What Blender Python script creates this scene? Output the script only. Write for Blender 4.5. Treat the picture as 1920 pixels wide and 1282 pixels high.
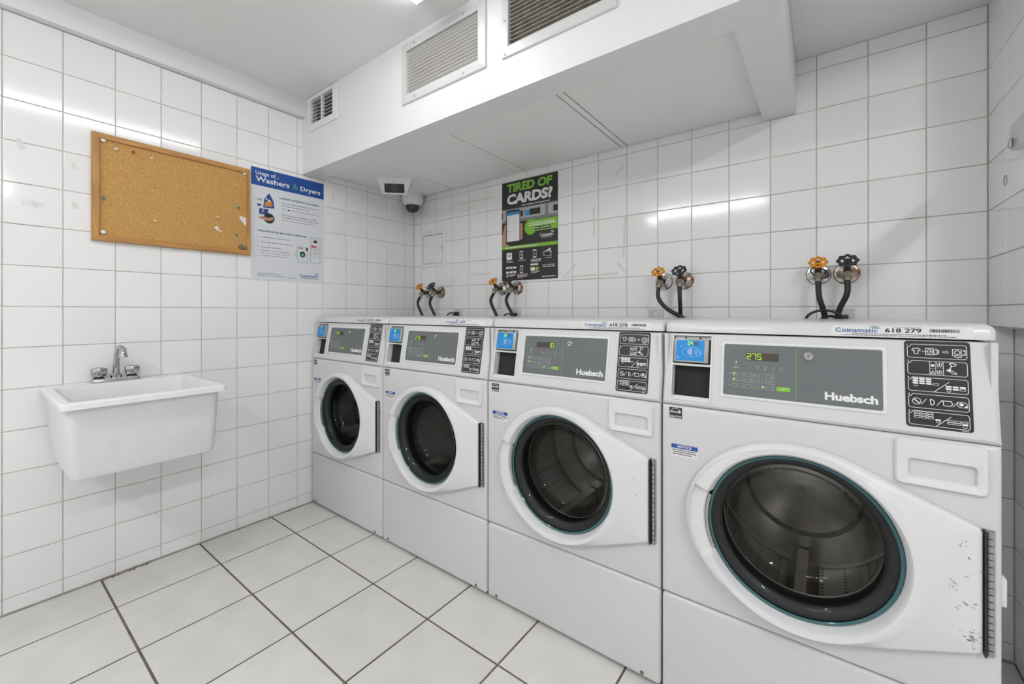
import bpy, bmesh, math, random
from mathutils import Vector, Matrix

# ------------------------------------------------------------------ scene, camera, light
for o in list(bpy.data.objects):
    bpy.data.objects.remove(o, do_unlink=True)
SC = bpy.context.scene
COL = SC.collection
R = math.radians
rnd = random.Random(7)

HC = 1.1341          # camera height
LX = 2.4419          # left wall at X = -LX
YB = 2.0527          # back wall at Y = YB
XR = 0.430           # upper right wall
XR2 = 0.487          # lower right wall (set back under a ledge)
YF = -2.35           # wall behind the camera
XE = 2.60            # far right end of the room
YP = 1.68            # front of the tiled pier that closes the right end of the washer row
ZC = 2.360           # ceiling
FD = 1.2693          # front plane of the washers
WX = -2.4311         # left side of the first washer
PITCH = 0.68

cam_d = bpy.data.cameras.new('camera')
cam_d.sensor_width = 36.0
cam_d.lens = 782.66 / 1920 * 36
cam_d.shift_x = (960 - 955.28) / 1920
cam_d.shift_y = -(641 - 584.53) / 1920
cam_d.clip_start = 0.02
cam = bpy.data.objects.new('camera', cam_d)
cam.location = (0, 0, HC)
cam.rotation_euler = (R(90), 0, 0.64715)
COL.objects.link(cam)
SC.camera = cam

world = bpy.data.worlds.new('world')
SC.world = world
world.use_nodes = True
world.node_tree.nodes['Background'].inputs[0].default_value = (0.8, 0.85, 0.9, 1)
world.node_tree.nodes['Background'].inputs[1].default_value = 0.15

LAMP_A = 12.0        # emission of the ceiling fixture in view
LAMP_B = 36.0        # emission of the fixture behind the camera
LAMP_C = 58.0        # emission of the fixture in the right half of the room
SC.view_settings.view_transform = 'Standard'
SC.view_settings.look = 'None'
SC.view_settings.exposure = 0.0
SC.view_settings.gamma = 1.0
SC.view_settings.use_curve_mapping = False

# ------------------------------------------------------------------ materials
MATS = {}
def mat(name, col, rough=0.5, metal=0.0, noise=0.0, nscale=20.0, bump=0.0, bscale=60.0,
        coat=0.0, emit=0.0, rand=0.0, col2=None, spec=0.5, detail=4.0):
    m = bpy.data.materials.new(name)
    m.use_nodes = True
    nt = m.node_tree
    b = nt.nodes['Principled BSDF']
    b.inputs['Base Color'].default_value = (*col, 1)
    b.inputs['Roughness'].default_value = rough
    b.inputs['Metallic'].default_value = metal
    b.inputs['Specular IOR Level'].default_value = spec
    b.inputs['Coat Weight'].default_value = coat
    if emit:
        b.inputs['Emission Color'].default_value = (*col, 1)
        b.inputs['Emission Strength'].default_value = emit
    tc = nt.nodes.new('ShaderNodeTexCoord')
    last = None
    if noise or col2:
        n = nt.nodes.new('ShaderNodeTexNoise')
        n.inputs['Scale'].default_value = nscale
        n.inputs['Detail'].default_value = detail
        nt.links.new(tc.outputs['Object'], n.inputs['Vector'])
        mx = nt.nodes.new('ShaderNodeMix'); mx.data_type = 'RGBA'
        c2 = col2 if col2 else tuple(max(0, c * (1 - noise)) for c in col)
        mx.inputs['A'].default_value = (*col, 1)
        mx.inputs['B'].default_value = (*c2, 1)
        mr = nt.nodes.new('ShaderNodeMapRange')
        mr.inputs['From Min'].default_value = 0.35
        mr.inputs['From Max'].default_value = 0.7
        nt.links.new(n.outputs['Fac'], mr.inputs['Value'])
        nt.links.new(mr.outputs['Result'], mx.inputs['Factor'])
        last = mx.outputs['Result']
    if rand:
        oi = nt.nodes.new('ShaderNodeObjectInfo')
        mr = nt.nodes.new('ShaderNodeMapRange')
        mr.inputs['To Min'].default_value = 1 - rand
        mr.inputs['To Max'].default_value = 1.0
        nt.links.new(oi.outputs['Random'], mr.inputs['Value'])
        hs = nt.nodes.new('ShaderNodeHueSaturation')
        nt.links.new(mr.outputs['Result'], hs.inputs['Value'])
        if last: nt.links.new(last, hs.inputs['Color'])
        else: hs.inputs['Color'].default_value = (*col, 1)
        last = hs.outputs['Color']
    if last: nt.links.new(last, b.inputs['Base Color'])
    if bump:
        n = nt.nodes.new('ShaderNodeTexNoise')
        n.inputs['Scale'].default_value = bscale
        n.inputs['Detail'].default_value = 3
        nt.links.new(tc.outputs['Object'], n.inputs['Vector'])
        bp = nt.nodes.new('ShaderNodeBump')
        bp.inputs['Strength'].default_value = bump
        bp.inputs['Distance'].default_value = 0.002
        nt.links.new(n.outputs['Fac'], bp.inputs['Height'])
        nt.links.new(bp.outputs['Normal'], b.inputs['Normal'])
    MATS[name] = m
    return m

mat('wall_tile', (0.915, 0.915, 0.912), 0.10, bump=0.05, bscale=14, rand=0.04, spec=0.5)
mat('grout', (0.66, 0.64, 0.575), 0.9, noise=0.35, nscale=9)
mat('grout_floor', (0.20, 0.17, 0.14), 0.95, noise=0.4, nscale=14)
mat('floor_tile', (0.80, 0.79, 0.765), 0.42, bump=0.25, bscale=55, rand=0.05, col2=(0.745, 0.725, 0.70), nscale=7)
mat('paint', (0.84, 0.84, 0.84), 0.55, bump=0.06, bscale=120)
mat('paint_soffit', (0.82, 0.82, 0.82), 0.38, bump=0.06, bscale=70)
mat('ceiling_paint', (0.87, 0.87, 0.87), 0.7, bump=0.15, bscale=160)
mat('panel_paint', (0.92, 0.92, 0.91), 0.6, bump=0.05, bscale=120, rand=0.03)
mat('gap_shade', (0.03, 0.03, 0.03), 0.9)  # near-black colour standing in for the shade inside narrow gaps
mat('enamel', (0.665, 0.665, 0.667), 0.28, bump=0.03, bscale=200, coat=0.2)
mat('plastic_white', (0.75, 0.75, 0.757), 0.33)
mat('plastic_sink', (0.83, 0.83, 0.825), 0.35, noise=0.04, nscale=12)
mat('panel_grey', (0.135, 0.15, 0.155), 0.45)
mat('black_label', (0.018, 0.018, 0.018), 0.4)
mat('black_plastic', (0.025, 0.025, 0.027), 0.5)
mat('foam_black', (0.02, 0.02, 0.021), 0.85, bump=0.3, bscale=500)
mat('rubber', (0.022, 0.022, 0.022), 0.5)
mat('gasket', (0.012, 0.012, 0.013), 0.45)
mat('white_print', (0.82, 0.82, 0.82), 0.5)
mat('grey_print', (0.45, 0.46, 0.46), 0.5)
mat('black_print', (0.02, 0.02, 0.02), 0.5)
mat('blue_print', (0.012, 0.075, 0.33), 0.4)
mat('navy_print', (0.015, 0.05, 0.16), 0.5)
mat('brand_blue', (0.02, 0.10, 0.33), 0.5)
mat('brand_green', (0.10, 0.36, 0.16), 0.5)
mat('reader_blue', (0.0, 0.25, 0.66), 0.35)
mat('lime', (0.22, 0.55, 0.03), 0.45)
mat('lime_poster', (0.22, 0.50, 0.05), 0.45)
mat('led', (0.45, 1.0, 0.05), 0.5, emit=0.55)
mat('led_off', (0.085, 0.06, 0.045), 0.35)
mat('led_window', (0.07, 0.05, 0.038), 0.3)
mat('steel', (0.46, 0.44, 0.42), 0.35, metal=1.0, noise=0.2, nscale=60)
mat('grey_metal', (0.42, 0.42, 0.41), 0.4, metal=0.6)
mat('chrome', (0.50, 0.50, 0.50), 0.13, metal=1.0)
mat('chrome_worn', (0.62, 0.61, 0.59), 0.22, metal=1.0, noise=0.5, nscale=70)
mat('flange_rust', (0.60, 0.58, 0.54), 0.25, metal=1.0, col2=(0.20, 0.09, 0.04), nscale=38)
mat('brass_old', (0.14, 0.10, 0.06), 0.55, metal=0.6, noise=0.5, nscale=90)
mat('nut_metal', (0.42, 0.39, 0.31), 0.45, metal=0.8, noise=0.3, nscale=90)
mat('wheel_orange', (0.72, 0.28, 0.01), 0.45)
mat('wheel_black', (0.03, 0.032, 0.038), 0.4)
mat('teal_rim', (0.045, 0.15, 0.16), 0.12, spec=0.8)
mat('cap_white', (0.80, 0.80, 0.79), 0.3)
mat('cap_ring', (0.12, 0.11, 0.10), 0.4)
mat('paper', (0.80, 0.80, 0.79), 0.55)
mat('paper_shiny', (0.74, 0.76, 0.79), 0.35)
mat('pin_clear', (0.75, 0.70, 0.62), 0.15)
mat('pin_red', (0.55, 0.03, 0.01), 0.3)
mat('pin_blue', (0.02, 0.22, 0.34), 0.3)
mat('pin_teal', (0.02, 0.25, 0.22), 0.3)
mat('clip_grey', (0.16, 0.15, 0.12), 0.5)
mat('slat_white', (0.62, 0.615, 0.595), 0.45)
mat('slat_beige', (0.82, 0.80, 0.765), 0.45)
mat('slat_dusty', (0.55, 0.515, 0.44), 0.6, noise=0.4, nscale=30)
mat('duct', (0.045, 0.042, 0.035), 0.9)
mat('camera_glass', (0.015, 0.015, 0.017), 0.12)
mat('camera_lens', (0.05, 0.05, 0.055), 0.2)
mat('dome_smoke', (0.035, 0.036, 0.036), 0.10)
mat('tape', (0.76, 0.75, 0.69), 0.35, noise=0.12, nscale=60)
mat('smudge', (0.82, 0.82, 0.805), 0.4, noise=0.16, nscale=80)
mat('skin_print', (0.50, 0.28, 0.19), 0.5)
mat('sky_print', (0.03, 0.28, 0.55), 0.45)
mat('poster_black', (0.022, 0.022, 0.022), 0.35)
mat('poster_grey', (0.22, 0.22, 0.22), 0.4)
mat('poster_light', (0.42, 0.42, 0.42), 0.4)
mat('orange_print', (0.75, 0.33, 0.03), 0.5)
mat('red_print', (0.55, 0.05, 0.06), 0.5)
mat('scuff', (0.06, 0.055, 0.05), 0.7)
mat('lamp_body', (0.80, 0.80, 0.80), 0.4)
mat('crumb', (0.30, 0.22, 0.17), 0.95, noise=0.5, nscale=90)

def wood_mat():
    m = mat('oak', (0.50, 0.25, 0.085), 0.45)
    nt = m.node_tree; b = nt.nodes['Principled BSDF']
    tc = nt.nodes.new('ShaderNodeTexCoord'); mp = nt.nodes.new('ShaderNodeMapping')
    mp.inputs['Scale'].default_value = (60, 60, 60)
    n = nt.nodes.new('ShaderNodeTexNoise'); n.inputs['Scale'].default_value = 1.0; n.inputs['Detail'].default_value = 5
    n.inputs['Distortion'].default_value = 0.5
    cr = nt.nodes.new('ShaderNodeValToRGB')
    cr.color_ramp.elements[0].position = 0.3; cr.color_ramp.elements[0].color = (0.38, 0.175, 0.045, 1)
    cr.color_ramp.elements[1].position = 0.7; cr.color_ramp.elements[1].color = (0.60, 0.31, 0.09, 1)
    nt.links.new(tc.outputs['UV'], mp.inputs['Vector']); nt.links.new(mp.outputs['Vector'], n.inputs['Vector'])
    nt.links.new(n.outputs['Fac'], cr.inputs['Fac']); nt.links.new(cr.outputs['Color'], b.inputs['Base Color'])
wood_mat()

def cork_mat():
    m = mat('cork', (0.50, 0.29, 0.10), 0.85)
    nt = m.node_tree; b = nt.nodes['Principled BSDF']
    tc = nt.nodes.new('ShaderNodeTexCoord')
    n = nt.nodes.new('ShaderNodeTexNoise'); n.inputs['Scale'].default_value = 420; n.inputs['Detail'].default_value = 3
    v = nt.nodes.new('ShaderNodeTexNoise'); v.inputs['Scale'].default_value = 150; v.inputs['Detail'].default_value = 6
    w = nt.nodes.new('ShaderNodeTexNoise'); w.inputs['Scale'].default_value = 5
    for q in (n, v, w): nt.links.new(tc.outputs['Object'], q.inputs['Vector'])
    cr = nt.nodes.new('ShaderNodeValToRGB')
    cr.color_ramp.elements[0].position = 0.36; cr.color_ramp.elements[0].color = (0.40, 0.205, 0.05, 1)
    cr.color_ramp.elements[1].position = 0.60; cr.color_ramp.elements[1].color = (0.66, 0.39, 0.13, 1)
    nt.links.new(n.outputs['Fac'], cr.inputs['Fac'])
    cr2 = nt.nodes.new('ShaderNodeValToRGB')
    cr2.color_ramp.elements[0].position = 0.27; cr2.color_ramp.elements[0].color = (0.3, 0.2, 0.1, 1)
    cr2.color_ramp.elements[1].position = 0.34; cr2.color_ramp.elements[1].color = (1, 1, 1, 1)
    nt.links.new(v.outputs['Fac'], cr2.inputs['Fac'])
    mx = nt.nodes.new('ShaderNodeMix'); mx.data_type = 'RGBA'; mx.blend_type = 'MULTIPLY'
    mx.inputs['Factor'].default_value = 0.75
    nt.links.new(cr.outputs['Color'], mx.inputs['A']); nt.links.new(cr2.outputs['Color'], mx.inputs['B'])
    nt.links.new(mx.outputs['Result'], b.inputs['Base Color'])
    bp = nt.nodes.new('ShaderNodeBump'); bp.inputs['Strength'].default_value = 0.3; bp.inputs['Distance'].default_value = 0.001
    nt.links.new(n.outputs['Fac'], bp.inputs['Height']); nt.links.new(bp.outputs['Normal'], b.inputs['Normal'])
cork_mat()

def glass_mat():
    m = bpy.data.materials.new('washer_glass'); m.use_nodes = True
    nt = m.node_tree; nt.nodes.clear()
    out = nt.nodes.new('ShaderNodeOutputMaterial')
    tr = nt.nodes.new('ShaderNodeBsdfTransparent'); tr.inputs['Color'].default_value = (0.80, 0.83, 0.82, 1)
    gl = nt.nodes.new('ShaderNodeBsdfGlossy'); gl.inputs['Roughness'].default_value = 0.03
    gl.inputs['Color'].default_value = (0.95, 0.97, 0.97, 1)
    fr = nt.nodes.new('ShaderNodeFresnel'); fr.inputs['IOR'].default_value = 1.31
    mx = nt.nodes.new('ShaderNodeMixShader')
    nt.links.new(fr.outputs['Fac'], mx.inputs['Fac'])
    nt.links.new(tr.outputs['BSDF'], mx.inputs[1]); nt.links.new(gl.outputs['BSDF'], mx.inputs[2])
    nt.links.new(mx.outputs['Shader'], out.inputs['Surface'])
    MATS['washer_glass'] = m
glass_mat()

def drum_mat():
    m = mat('drum_steel', (0.26, 0.25, 0.24), 0.32, metal=0.9)
    nt = m.node_tree; b = nt.nodes['Principled BSDF']
    tc = nt.nodes.new('ShaderNodeTexCoord')
    v = nt.nodes.new('ShaderNodeTexVoronoi'); v.inputs['Scale'].default_value = 55; v.inputs['Randomness'].default_value = 0.0
    nt.links.new(tc.outputs['Object'], v.inputs['Vector'])
    cr = nt.nodes.new('ShaderNodeValToRGB')
    cr.color_ramp.elements[0].position = 0.20; cr.color_ramp.elements[0].color = (0.015, 0.015, 0.015, 1)
    cr.color_ramp.elements[1].position = 0.25; cr.color_ramp.elements[1].color = (0.26, 0.25, 0.24, 1)
    nt.links.new(v.outputs['Distance'], cr.inputs['Fac']); nt.links.new(cr.outputs['Color'], b.inputs['Base Color'])
drum_mat()
mat('drum_back', (0.56, 0.50, 0.45), 0.38, metal=0.8, noise=0.3, nscale=15)

def lamp_mat(name, s):
    m = bpy.data.materials.new(name); m.use_nodes = True
    nt = m.node_tree; nt.nodes.clear()
    out = nt.nodes.new('ShaderNodeOutputMaterial'); e = nt.nodes.new('ShaderNodeEmission')
    e.inputs['Color'].default_value = (0.985, 0.994, 1.0, 1); e.inputs['Strength'].default_value = s
    nt.links.new(e.outputs['Emission'], out.inputs['Surface']); MATS[name] = m
lamp_mat('lamp_glow_a', LAMP_A); lamp_mat('lamp_glow_b', LAMP_B); lamp_mat('lamp_glow_c', LAMP_C)

# ------------------------------------------------------------------ mesh helpers
def link_mesh(name, me, parent=None, loc=(0, 0, 0)):
    o = bpy.data.objects.new(name, me); COL.objects.link(o)
    o.location = loc
    if parent is not None: o.parent = parent
    return o

class MB:
    """collects geometry; f maps (a,b,c) to the local frame of the thing"""
    def __init__(self, f=None):
        self.v, self.p, self.f = [], [], f
    def add(self, vs, fs):
        n = len(self.v)
        for q in vs:
            self.v.append(tuple(self.f(*q)) if self.f else tuple(q))
        for q in fs: self.p.append(tuple(i + n for i in q))
    def box(self, x0, x1, y0, y1, z0, z1):
        vs = [(x, y, z) for x in (x0, x1) for y in (y0, y1) for z in (z0, z1)]
        self.add(vs, [(0, 1, 3, 2), (4, 6, 7, 5), (0, 4, 5, 1), (2, 3, 7, 6), (0, 2, 6, 4), (1, 5, 7, 3)])
        return self
    def rbox(self, x0, x1, y0, y1, z0, z1, r=0.003, s=2):
        bm = bmesh.new()
        bmesh.ops.create_cube(bm, size=1)
        for v in bm.verts:
            v.co = ((x0 + x1) / 2 + v.co.x * (x1 - x0), (y0 + y1) / 2 + v.co.y * (y1 - y0), (z0 + z1) / 2 + v.co.z * (z1 - z0))
        bmesh.ops.bevel(bm, geom=bm.edges[:], offset=r, segments=s, profile=0.5, affect='EDGES')
        bm.verts.index_update()
        self.add([tuple(v.co) for v in bm.verts], [tuple(v.index for v in f.verts) for f in bm.faces])
        bm.free(); return self
    def loops(self, L, closed=True, cap0=False, cap1=False):
        n = len(L[0]); vs = [q for l in L for q in l]; fs = []
        for i in range(len(L) - 1):
            for j in range(n if closed else n - 1):
                k = (j + 1) % n
                fs.append((i * n + j, i * n + k, (i + 1) * n + k, (i + 1) * n + j))
        if cap0: fs.append(tuple(reversed(range(n))))
        if cap1: fs.append(tuple(range((len(L) - 1) * n, len(L) * n)))
        self.add(vs, fs); return self
    def lathe(self, prof, org=(0, 0, 0), axis=(0, 0, 1), n=24, cap0=False, cap1=False):
        a = Vector(axis).normalized(); t = Vector((1, 0, 0)) if abs(a.x) < 0.8 else Vector((0, 1, 0))
        u = a.cross(t).normalized(); w = a.cross(u); o = Vector(org)
        L = []
        for r, h in prof:
            L.append([tuple(o + a * h + (u * math.cos(2 * math.pi * k / n) + w * math.sin(2 * math.pi * k / n)) * max(r, 1e-5)) for k in range(n)])
        return self.loops(L, True, cap0, cap1)
    def tube(self, pts, r, n=10, cap=True, closed=False):
        P = [Vector(q) for q in pts]; L = []; up = None
        m = len(P)
        for i in range(m):
            if closed: d = (P[(i + 1) % m] - P[i - 1]).normalized()
            else: d = (P[min(i + 1, m - 1)] - P[max(i - 1, 0)]).normalized()
            if up is None:
                t = Vector((0, 0, 1)) if abs(d.z) < 0.8 else Vector((1, 0, 0))
                up = (t - d * t.dot(d)).normalized()
            else: up = (up - d * up.dot(d)).normalized()
            s = d.cross(up); rr = r[i] if isinstance(r, (list, tuple)) else r
            L.append([tuple(P[i] + (up * math.cos(2 * math.pi * k / n) + s * math.sin(2 * math.pi * k / n)) * rr) for k in range(n)])
        if closed: L.append(L[0])
        return self.loops(L, True, cap and not closed, cap and not closed)
    def build(self, name, m, parent=None, smooth=35, loc=(0, 0, 0), fix=True):
        me = bpy.data.meshes.new(name); me.from_pydata(self.v, [], self.p); me.update()
        if fix:
            bm = bmesh.new(); bm.from_mesh(me)
            bmesh.ops.recalc_face_normals(bm, faces=bm.faces[:]); bm.to_mesh(me); bm.free()
        if smooth:
            me.polygons.foreach_set('use_smooth', [True] * len(me.polygons)); me.set_sharp_from_angle(angle=R(smooth))
        me.materials.append(MATS[m])
        return link_mesh(name, me, parent, loc)

def spline(pts, n=8):
    P = [Vector(p) for p in pts]; P = [P[0] * 2 - P[1]] + P + [P[-1] * 2 - P[-2]]; out = []
    for i in range(1, len(P) - 2):
        for k in range(n):
            t = k / n; a, b, c, d = P[i - 1:i + 3]
            out.append(0.5 * ((2 * b) + (c - a) * t + (2 * a - 5 * b + 4 * c - d) * t * t + (3 * b - a - 3 * c + d) * t ** 3))
    out.append(P[-2]); return out

def rrect(x0, x1, z0, z1, r, n=4):
    pts = []
    for cx, cz, a0 in ((x1 - r, z1 - r, 0), (x0 + r, z1 - r, 90), (x0 + r, z0 + r, 180), (x1 - r, z0 + r, 270)):
        for k in range(n + 1):
            a = R(a0 + 90 * k / n); pts.append((cx + r * math.cos(a), cz + r * math.sin(a)))
    return pts

def tag(o, label, cat, group=None, kind=None):
    o['label'] = label; o['category'] = cat
    if group: o['group'] = group
    if kind: o['kind'] = kind
    return o
def thing(name, label, cat, loc=(0, 0, 0), rot=(0, 0, 0), group=None):
    o = bpy.data.objects.new(name, None); COL.objects.link(o)
    o.empty_display_size = 0.05; o.location = loc; o.rotation_euler = rot
    return tag(o, label, cat, group)

# ---- flat print: text and line art in a (u, v) plane
_T = {}
def text2d(s, bold=0.0, shear=0.0):
    key = (s, bold, shear)
    if key in _T: return _T[key]
    c = bpy.data.curves.new('t', 'FONT'); c.body = s; c.size = 1; c.resolution_u = 3; c.offset = bold; c.shear = shear; c.fill_mode = 'FRONT'
    o = bpy.data.objects.new('t', c); COL.objects.link(o)
    dg = bpy.context.evaluated_depsgraph_get()
    me = bpy.data.meshes.new_from_object(o.evaluated_get(dg))
    vs = [(v.co.x, v.co.y) for v in me.vertices]; fs = [tuple(p.vertices) for p in me.polygons]
    bpy.data.objects.remove(o); bpy.data.curves.remove(c); bpy.data.meshes.remove(me)
    _T[key] = (vs, fs); return _T[key]

class Ink(MB):
    """flat print; n is the height over the sheet"""
    def __init__(self, f, n=0.0004):
        super().__init__(f); self.n = n
    def poly(self, pts):
        a = sum(pts[i][0] * pts[(i + 1) % len(pts)][1] - pts[(i + 1) % len(pts)][0] * pts[i][1] for i in range(len(pts)))
        if a < 0: pts = pts[::-1]
        self.add([(u, v, self.n) for u, v in pts], [tuple(range(len(pts)))]); return self
    def rect(self, u0, u1, v0, v1): return self.poly([(u0, v0), (u1, v0), (u1, v1), (u0, v1)])
    def line(self, a, b, w):
        dx, dy = b[0] - a[0], b[1] - a[1]; l = math.hypot(dx, dy) or 1; nx, ny = -dy / l * w / 2, dx / l * w / 2
        return self.poly([(a[0] + nx, a[1] + ny), (a[0] - nx, a[1] - ny), (b[0] - nx, b[1] - ny), (b[0] + nx, b[1] + ny)])
    def path(self, pts, w, closed=False):
        q = list(pts) + ([pts[0]] if closed else [])
        for i in range(len(q) - 1): self.line(q[i], q[i + 1], w)
        return self
    def disc(self, cu, cv, r, n=14, ry=None):
        ry = ry or r
        return self.poly([(cu + r * math.cos(2 * math.pi * k / n), cv + ry * math.sin(2 * math.pi * k / n)) for k in range(n)])
    def arc(self, cu, cv, r, w, a0=0, a1=360, n=14, ry=None):
        ry = ry or r
        return self.path([(cu + r * math.cos(R(a0 + (a1 - a0) * k / n)), cv + ry * math.sin(R(a0 + (a1 - a0) * k / n))) for k in range(n + 1)], w)
    def text(self, s, u0, v0, u1=None, h=None, v1=None, bold=0.0, shear=0.0, align='l'):
        vs, fs = text2d(s, bold, shear)
        if not vs: return self
        ax = min(v[0] for v in vs); bx = max(v[0] for v in vs); ay = min(v[1] for v in vs); by = max(v[1] for v in vs)
        if v1 is not None: sy = (v1 - v0) / (by - ay); oy = v0 - ay * sy
        else: sy = h / 0.72; oy = v0
        sx = (u1 - u0) / (bx - ax) if u1 is not None else sy
        ox = u0 - ax * sx
        if u1 is None and align == 'r': ox = u0 - bx * sx
        if u1 is None and align == 'c': ox = u0 - (ax + bx) / 2 * sx
        self.add([(ox + x * sx, oy + y * sy, self.n) for x, y in vs], fs); return self
    def dashes(self, u0, u1, v, w, seed=1, word=0.006):
        r = random.Random(seed); u = u0
        while u < u1:
            l = min(r.uniform(0.4, 1.5) * word, u1 - u)
            self.rect(u, u + l, v, v + w); u += l + word * 0.25
        return self
    def build(self, name, m, parent=None):
        o = super().build(name, m, parent, smooth=0, fix=False)
        if name not in SINGLE: o['kind'] = 'stuff'
        return o
SINGLE = {'blue_label', 'display_window', 'logo', 'energy_label', 'notice_label', 'notice_band', 'blue_header', 'ampersand', 'title', 'photo_rim', 'photo_disc', 'wash_load',
          'photo_hand', 'grey_band', 'machine_picture', 'machine_window', 'machine_sticker', 'green_title', 'white_title', 'phone_body', 'phone_screen', 'phone_bar', 'green_burst',
          'green_banner', 'green_strip', 'store_badge', 'green_icon', 'hand_icon', 'notice_heading', 'keyhole', 'start_button', 'divider_line', 'heading'}

# map functions
def F_LEFT(u, v, n): return (n, u, v)       # on the left wall: u = +Y, v = +Z, n = +X
def F_FRONT(u, v, n): return (u, -n, v)     # facing the room: u = +X, v = +Z, n = -Y

# ------------------------------------------------------------------ room shell
def tile_mesh(w, h, t=0.0025, b=0.0014):
    me = bpy.data.meshes.new('tile')
    a = [(0, 0), (w, 0), (w, h), (0, h)]
    L = [[(u, v, -0.0005) for u, v in a], [(u, v, t * 0.55) for u, v in a],
         [(min(max(u, b * .4), w - b * .4), min(max(v, b * .4), h - b * .4), t * 0.85) for u, v in a],
         [(min(max(u, b), w - b), min(max(v, b), h - b), t) for u, v in a]]
    vs = [q for l in L for q in l]; fs = []
    for i in range(3):
        for j in range(4):
            k = (j + 1) % 4; fs.append((i * 4 + j, i * 4 + k, i * 4 + 4 + k, i * 4 + 4 + j))
    fs.append((12, 13, 14, 15))
    me.from_pydata([(u - w / 2, v - h / 2, n) for u, v, n in vs], [], fs); me.update()
    return me
_TM = {}
def lay_tiles(wall, f, us, vs, visible, m, gap=0.003, wob=0.003, seed=3, t=0.0025, cut=None, b=0.0014):
    """f(u,v,n) -> world; tiles seen by the photo are objects, the rest one joined part"""
    r = random.Random(seed)
    o0 = Vector(f(0, 0, 0)); U = Vector(f(1, 0, 0)) - o0; V = Vector(f(0, 1, 0)) - o0; N = Vector(f(0, 0, 1)) - o0
    rot = Matrix((U, V, N)).transposed()
    rest = MB()
    for i in range(len(us) - 1):
        for j in range(len(vs) - 1):
            u0, u1, v0, v1 = us[i] + gap / 2, us[i + 1] - gap / 2, vs[j] + gap / 2, vs[j + 1] - gap / 2
            if u1 - u0 < 0.004 or v1 - v0 < 0.004: continue
            if cut and cut((u0 + u1) / 2, (v0 + v1) / 2): continue
            w, h = round(u1 - u0, 4), round(v1 - v0, 4)
            key = (w, h, m, t, b)
            if key not in _TM:
                me = tile_mesh(w, h, t, b); me.materials.append(MATS[m]); _TM[key] = me
            me = _TM[key]
            c = o0 + U * (u0 + u1) / 2 + V * (v0 + v1) / 2
            a1, a2 = r.gauss(0, wob), r.gauss(0, wob)
            M = Matrix.Translation(c) @ rot.to_4x4() @ Matrix.Rotation(a1, 4, 'X') @ Matrix.Rotation(a2, 4, 'Y')
            if visible(u0, u1, v0, v1):
                o = link_mesh('tile', me, wall); o.matrix_local = M
            else:
                rest.add([tuple(M @ v.co) for v in me.vertices], [tuple(p.vertices) for p in me.polygons])
    if rest.v:
        o = rest.build('tile_field', m, wall, smooth=0, fix=False); o['kind'] = 'stuff'

def struct(name, mb, m, label, cat, smooth=0):
    o = mb.build(name, m, None, smooth=smooth); return tag(o, label, cat, kind='structure')

P, PV = 0.1555, 0.1563
Z0 = HC + 0.0204       # a grout line
zrows = [Z0 + PV * k for k in range(-8, 9)]
T = 0.0025
wl = struct('wall_left', MB().box(-LX - 0.12, -LX - T, YF, YB + 0.1, -0.05, ZC + 0.05), 'grout',
            'left wall of square glossy white tiles behind the sink and cork board', 'wall')
wb = struct('wall_back', MB().box(-LX - T, XR2 + 0.1, YB + T, YB + 0.12, -0.05, ZC + 0.05), 'grout',
            'back wall of square white tiles behind the row of washers', 'wall')
wr_mb = MB().box(XR2 + T, XE + 0.1, YP + T, YB + 0.12, -0.05, 1.086)
wr_mb.box(XR + T, XE + 0.1, YP + T, YB + 0.12, 1.086, ZC + 0.05)
wr = struct('wall_right', wr_mb, 'grout', 'right wall of white tiles with a ledge above the last washer', 'wall')
struct('wall_far_right', MB().box(XE, XE + 0.1, YF, YP + .1, -0.05, ZC + 0.05), 'paint', 'plain painted white end wall out of view to the right', 'wall')
struct('wall_front', MB().box(-LX, XE + 0.1, YF - 0.1, YF, -0.05, ZC + 0.05), 'paint', 'plain painted white wall behind the viewer', 'wall')
fl = struct('floor', MB().box(-LX - T, XE + .1, YF, YB + T, -0.06, -0.0018), 'grout_floor', 'floor of large off-white tiles with dark grout', 'floor')
struct('ceiling', MB().box(-LX - T, XE + .1, YF, YB + T, ZC, ZC + 0.1), 'ceiling_paint', 'flat grey-white painted ceiling', 'ceiling')

zl = [0.004] + [z for z in zrows if 0.02 < z < 2.2] + [2.262]
ycols = [YF] + [0.2567 + P * k for k in range(-16, 12) if YF + .01 < 0.2567 + P * k < YB - .02] + [YB]
lay_tiles(wl, lambda u, v, n: (-LX - T + n, u, v), ycols, zl,
          lambda a, b, c, d: b > 0.02 and not (a > FD + .02 and d < 1.08), 'wall_tile', seed=5)
xcols = [-LX] + [-2.2036 + P * k for k in range(-1, 17) if -LX + .02 < -2.2036 + P * k < XR - .01] + [XR, XR2]
zb = [0.004] + [z for z in zrows if 0.02 < z < 2.14] + [2.15]
lay_tiles(wb, lambda u, v, n: (u, YB + T - n, v), xcols, zb,
          lambda a, b, c, d: (d > 1.09 or a > 0.25) and not (d > 2.0 and b < -0.1), 'wall_tile', seed=9,
          cut=lambda u, v: u > XR and v > 1.08)
yr = [YP] + [1.885 - P * k for k in range(26, -1, -1) if 1.885 - P * k > YP + .02] + [YB]
lay_tiles(wr, lambda u, v, n: (XR + T - n, -u, v), [-y for y in reversed(yr)], [1.088] + [z for z in zrows if 1.1 < z < 2.14] + [2.15],
          lambda a, b, c, d: a < -1.3, 'wall_tile', seed=11, wob=0.002)
lay_tiles(wr, lambda u, v, n: (XR2 + T - n, -u, v), [-y for y in reversed(yr)], [0.004] + [z for z in zrows if 0.02 < z < 1.05] + [1.085],
          lambda a, b, c, d: a < -1.5, 'wall_tile', seed=12, wob=0.002)
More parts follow.
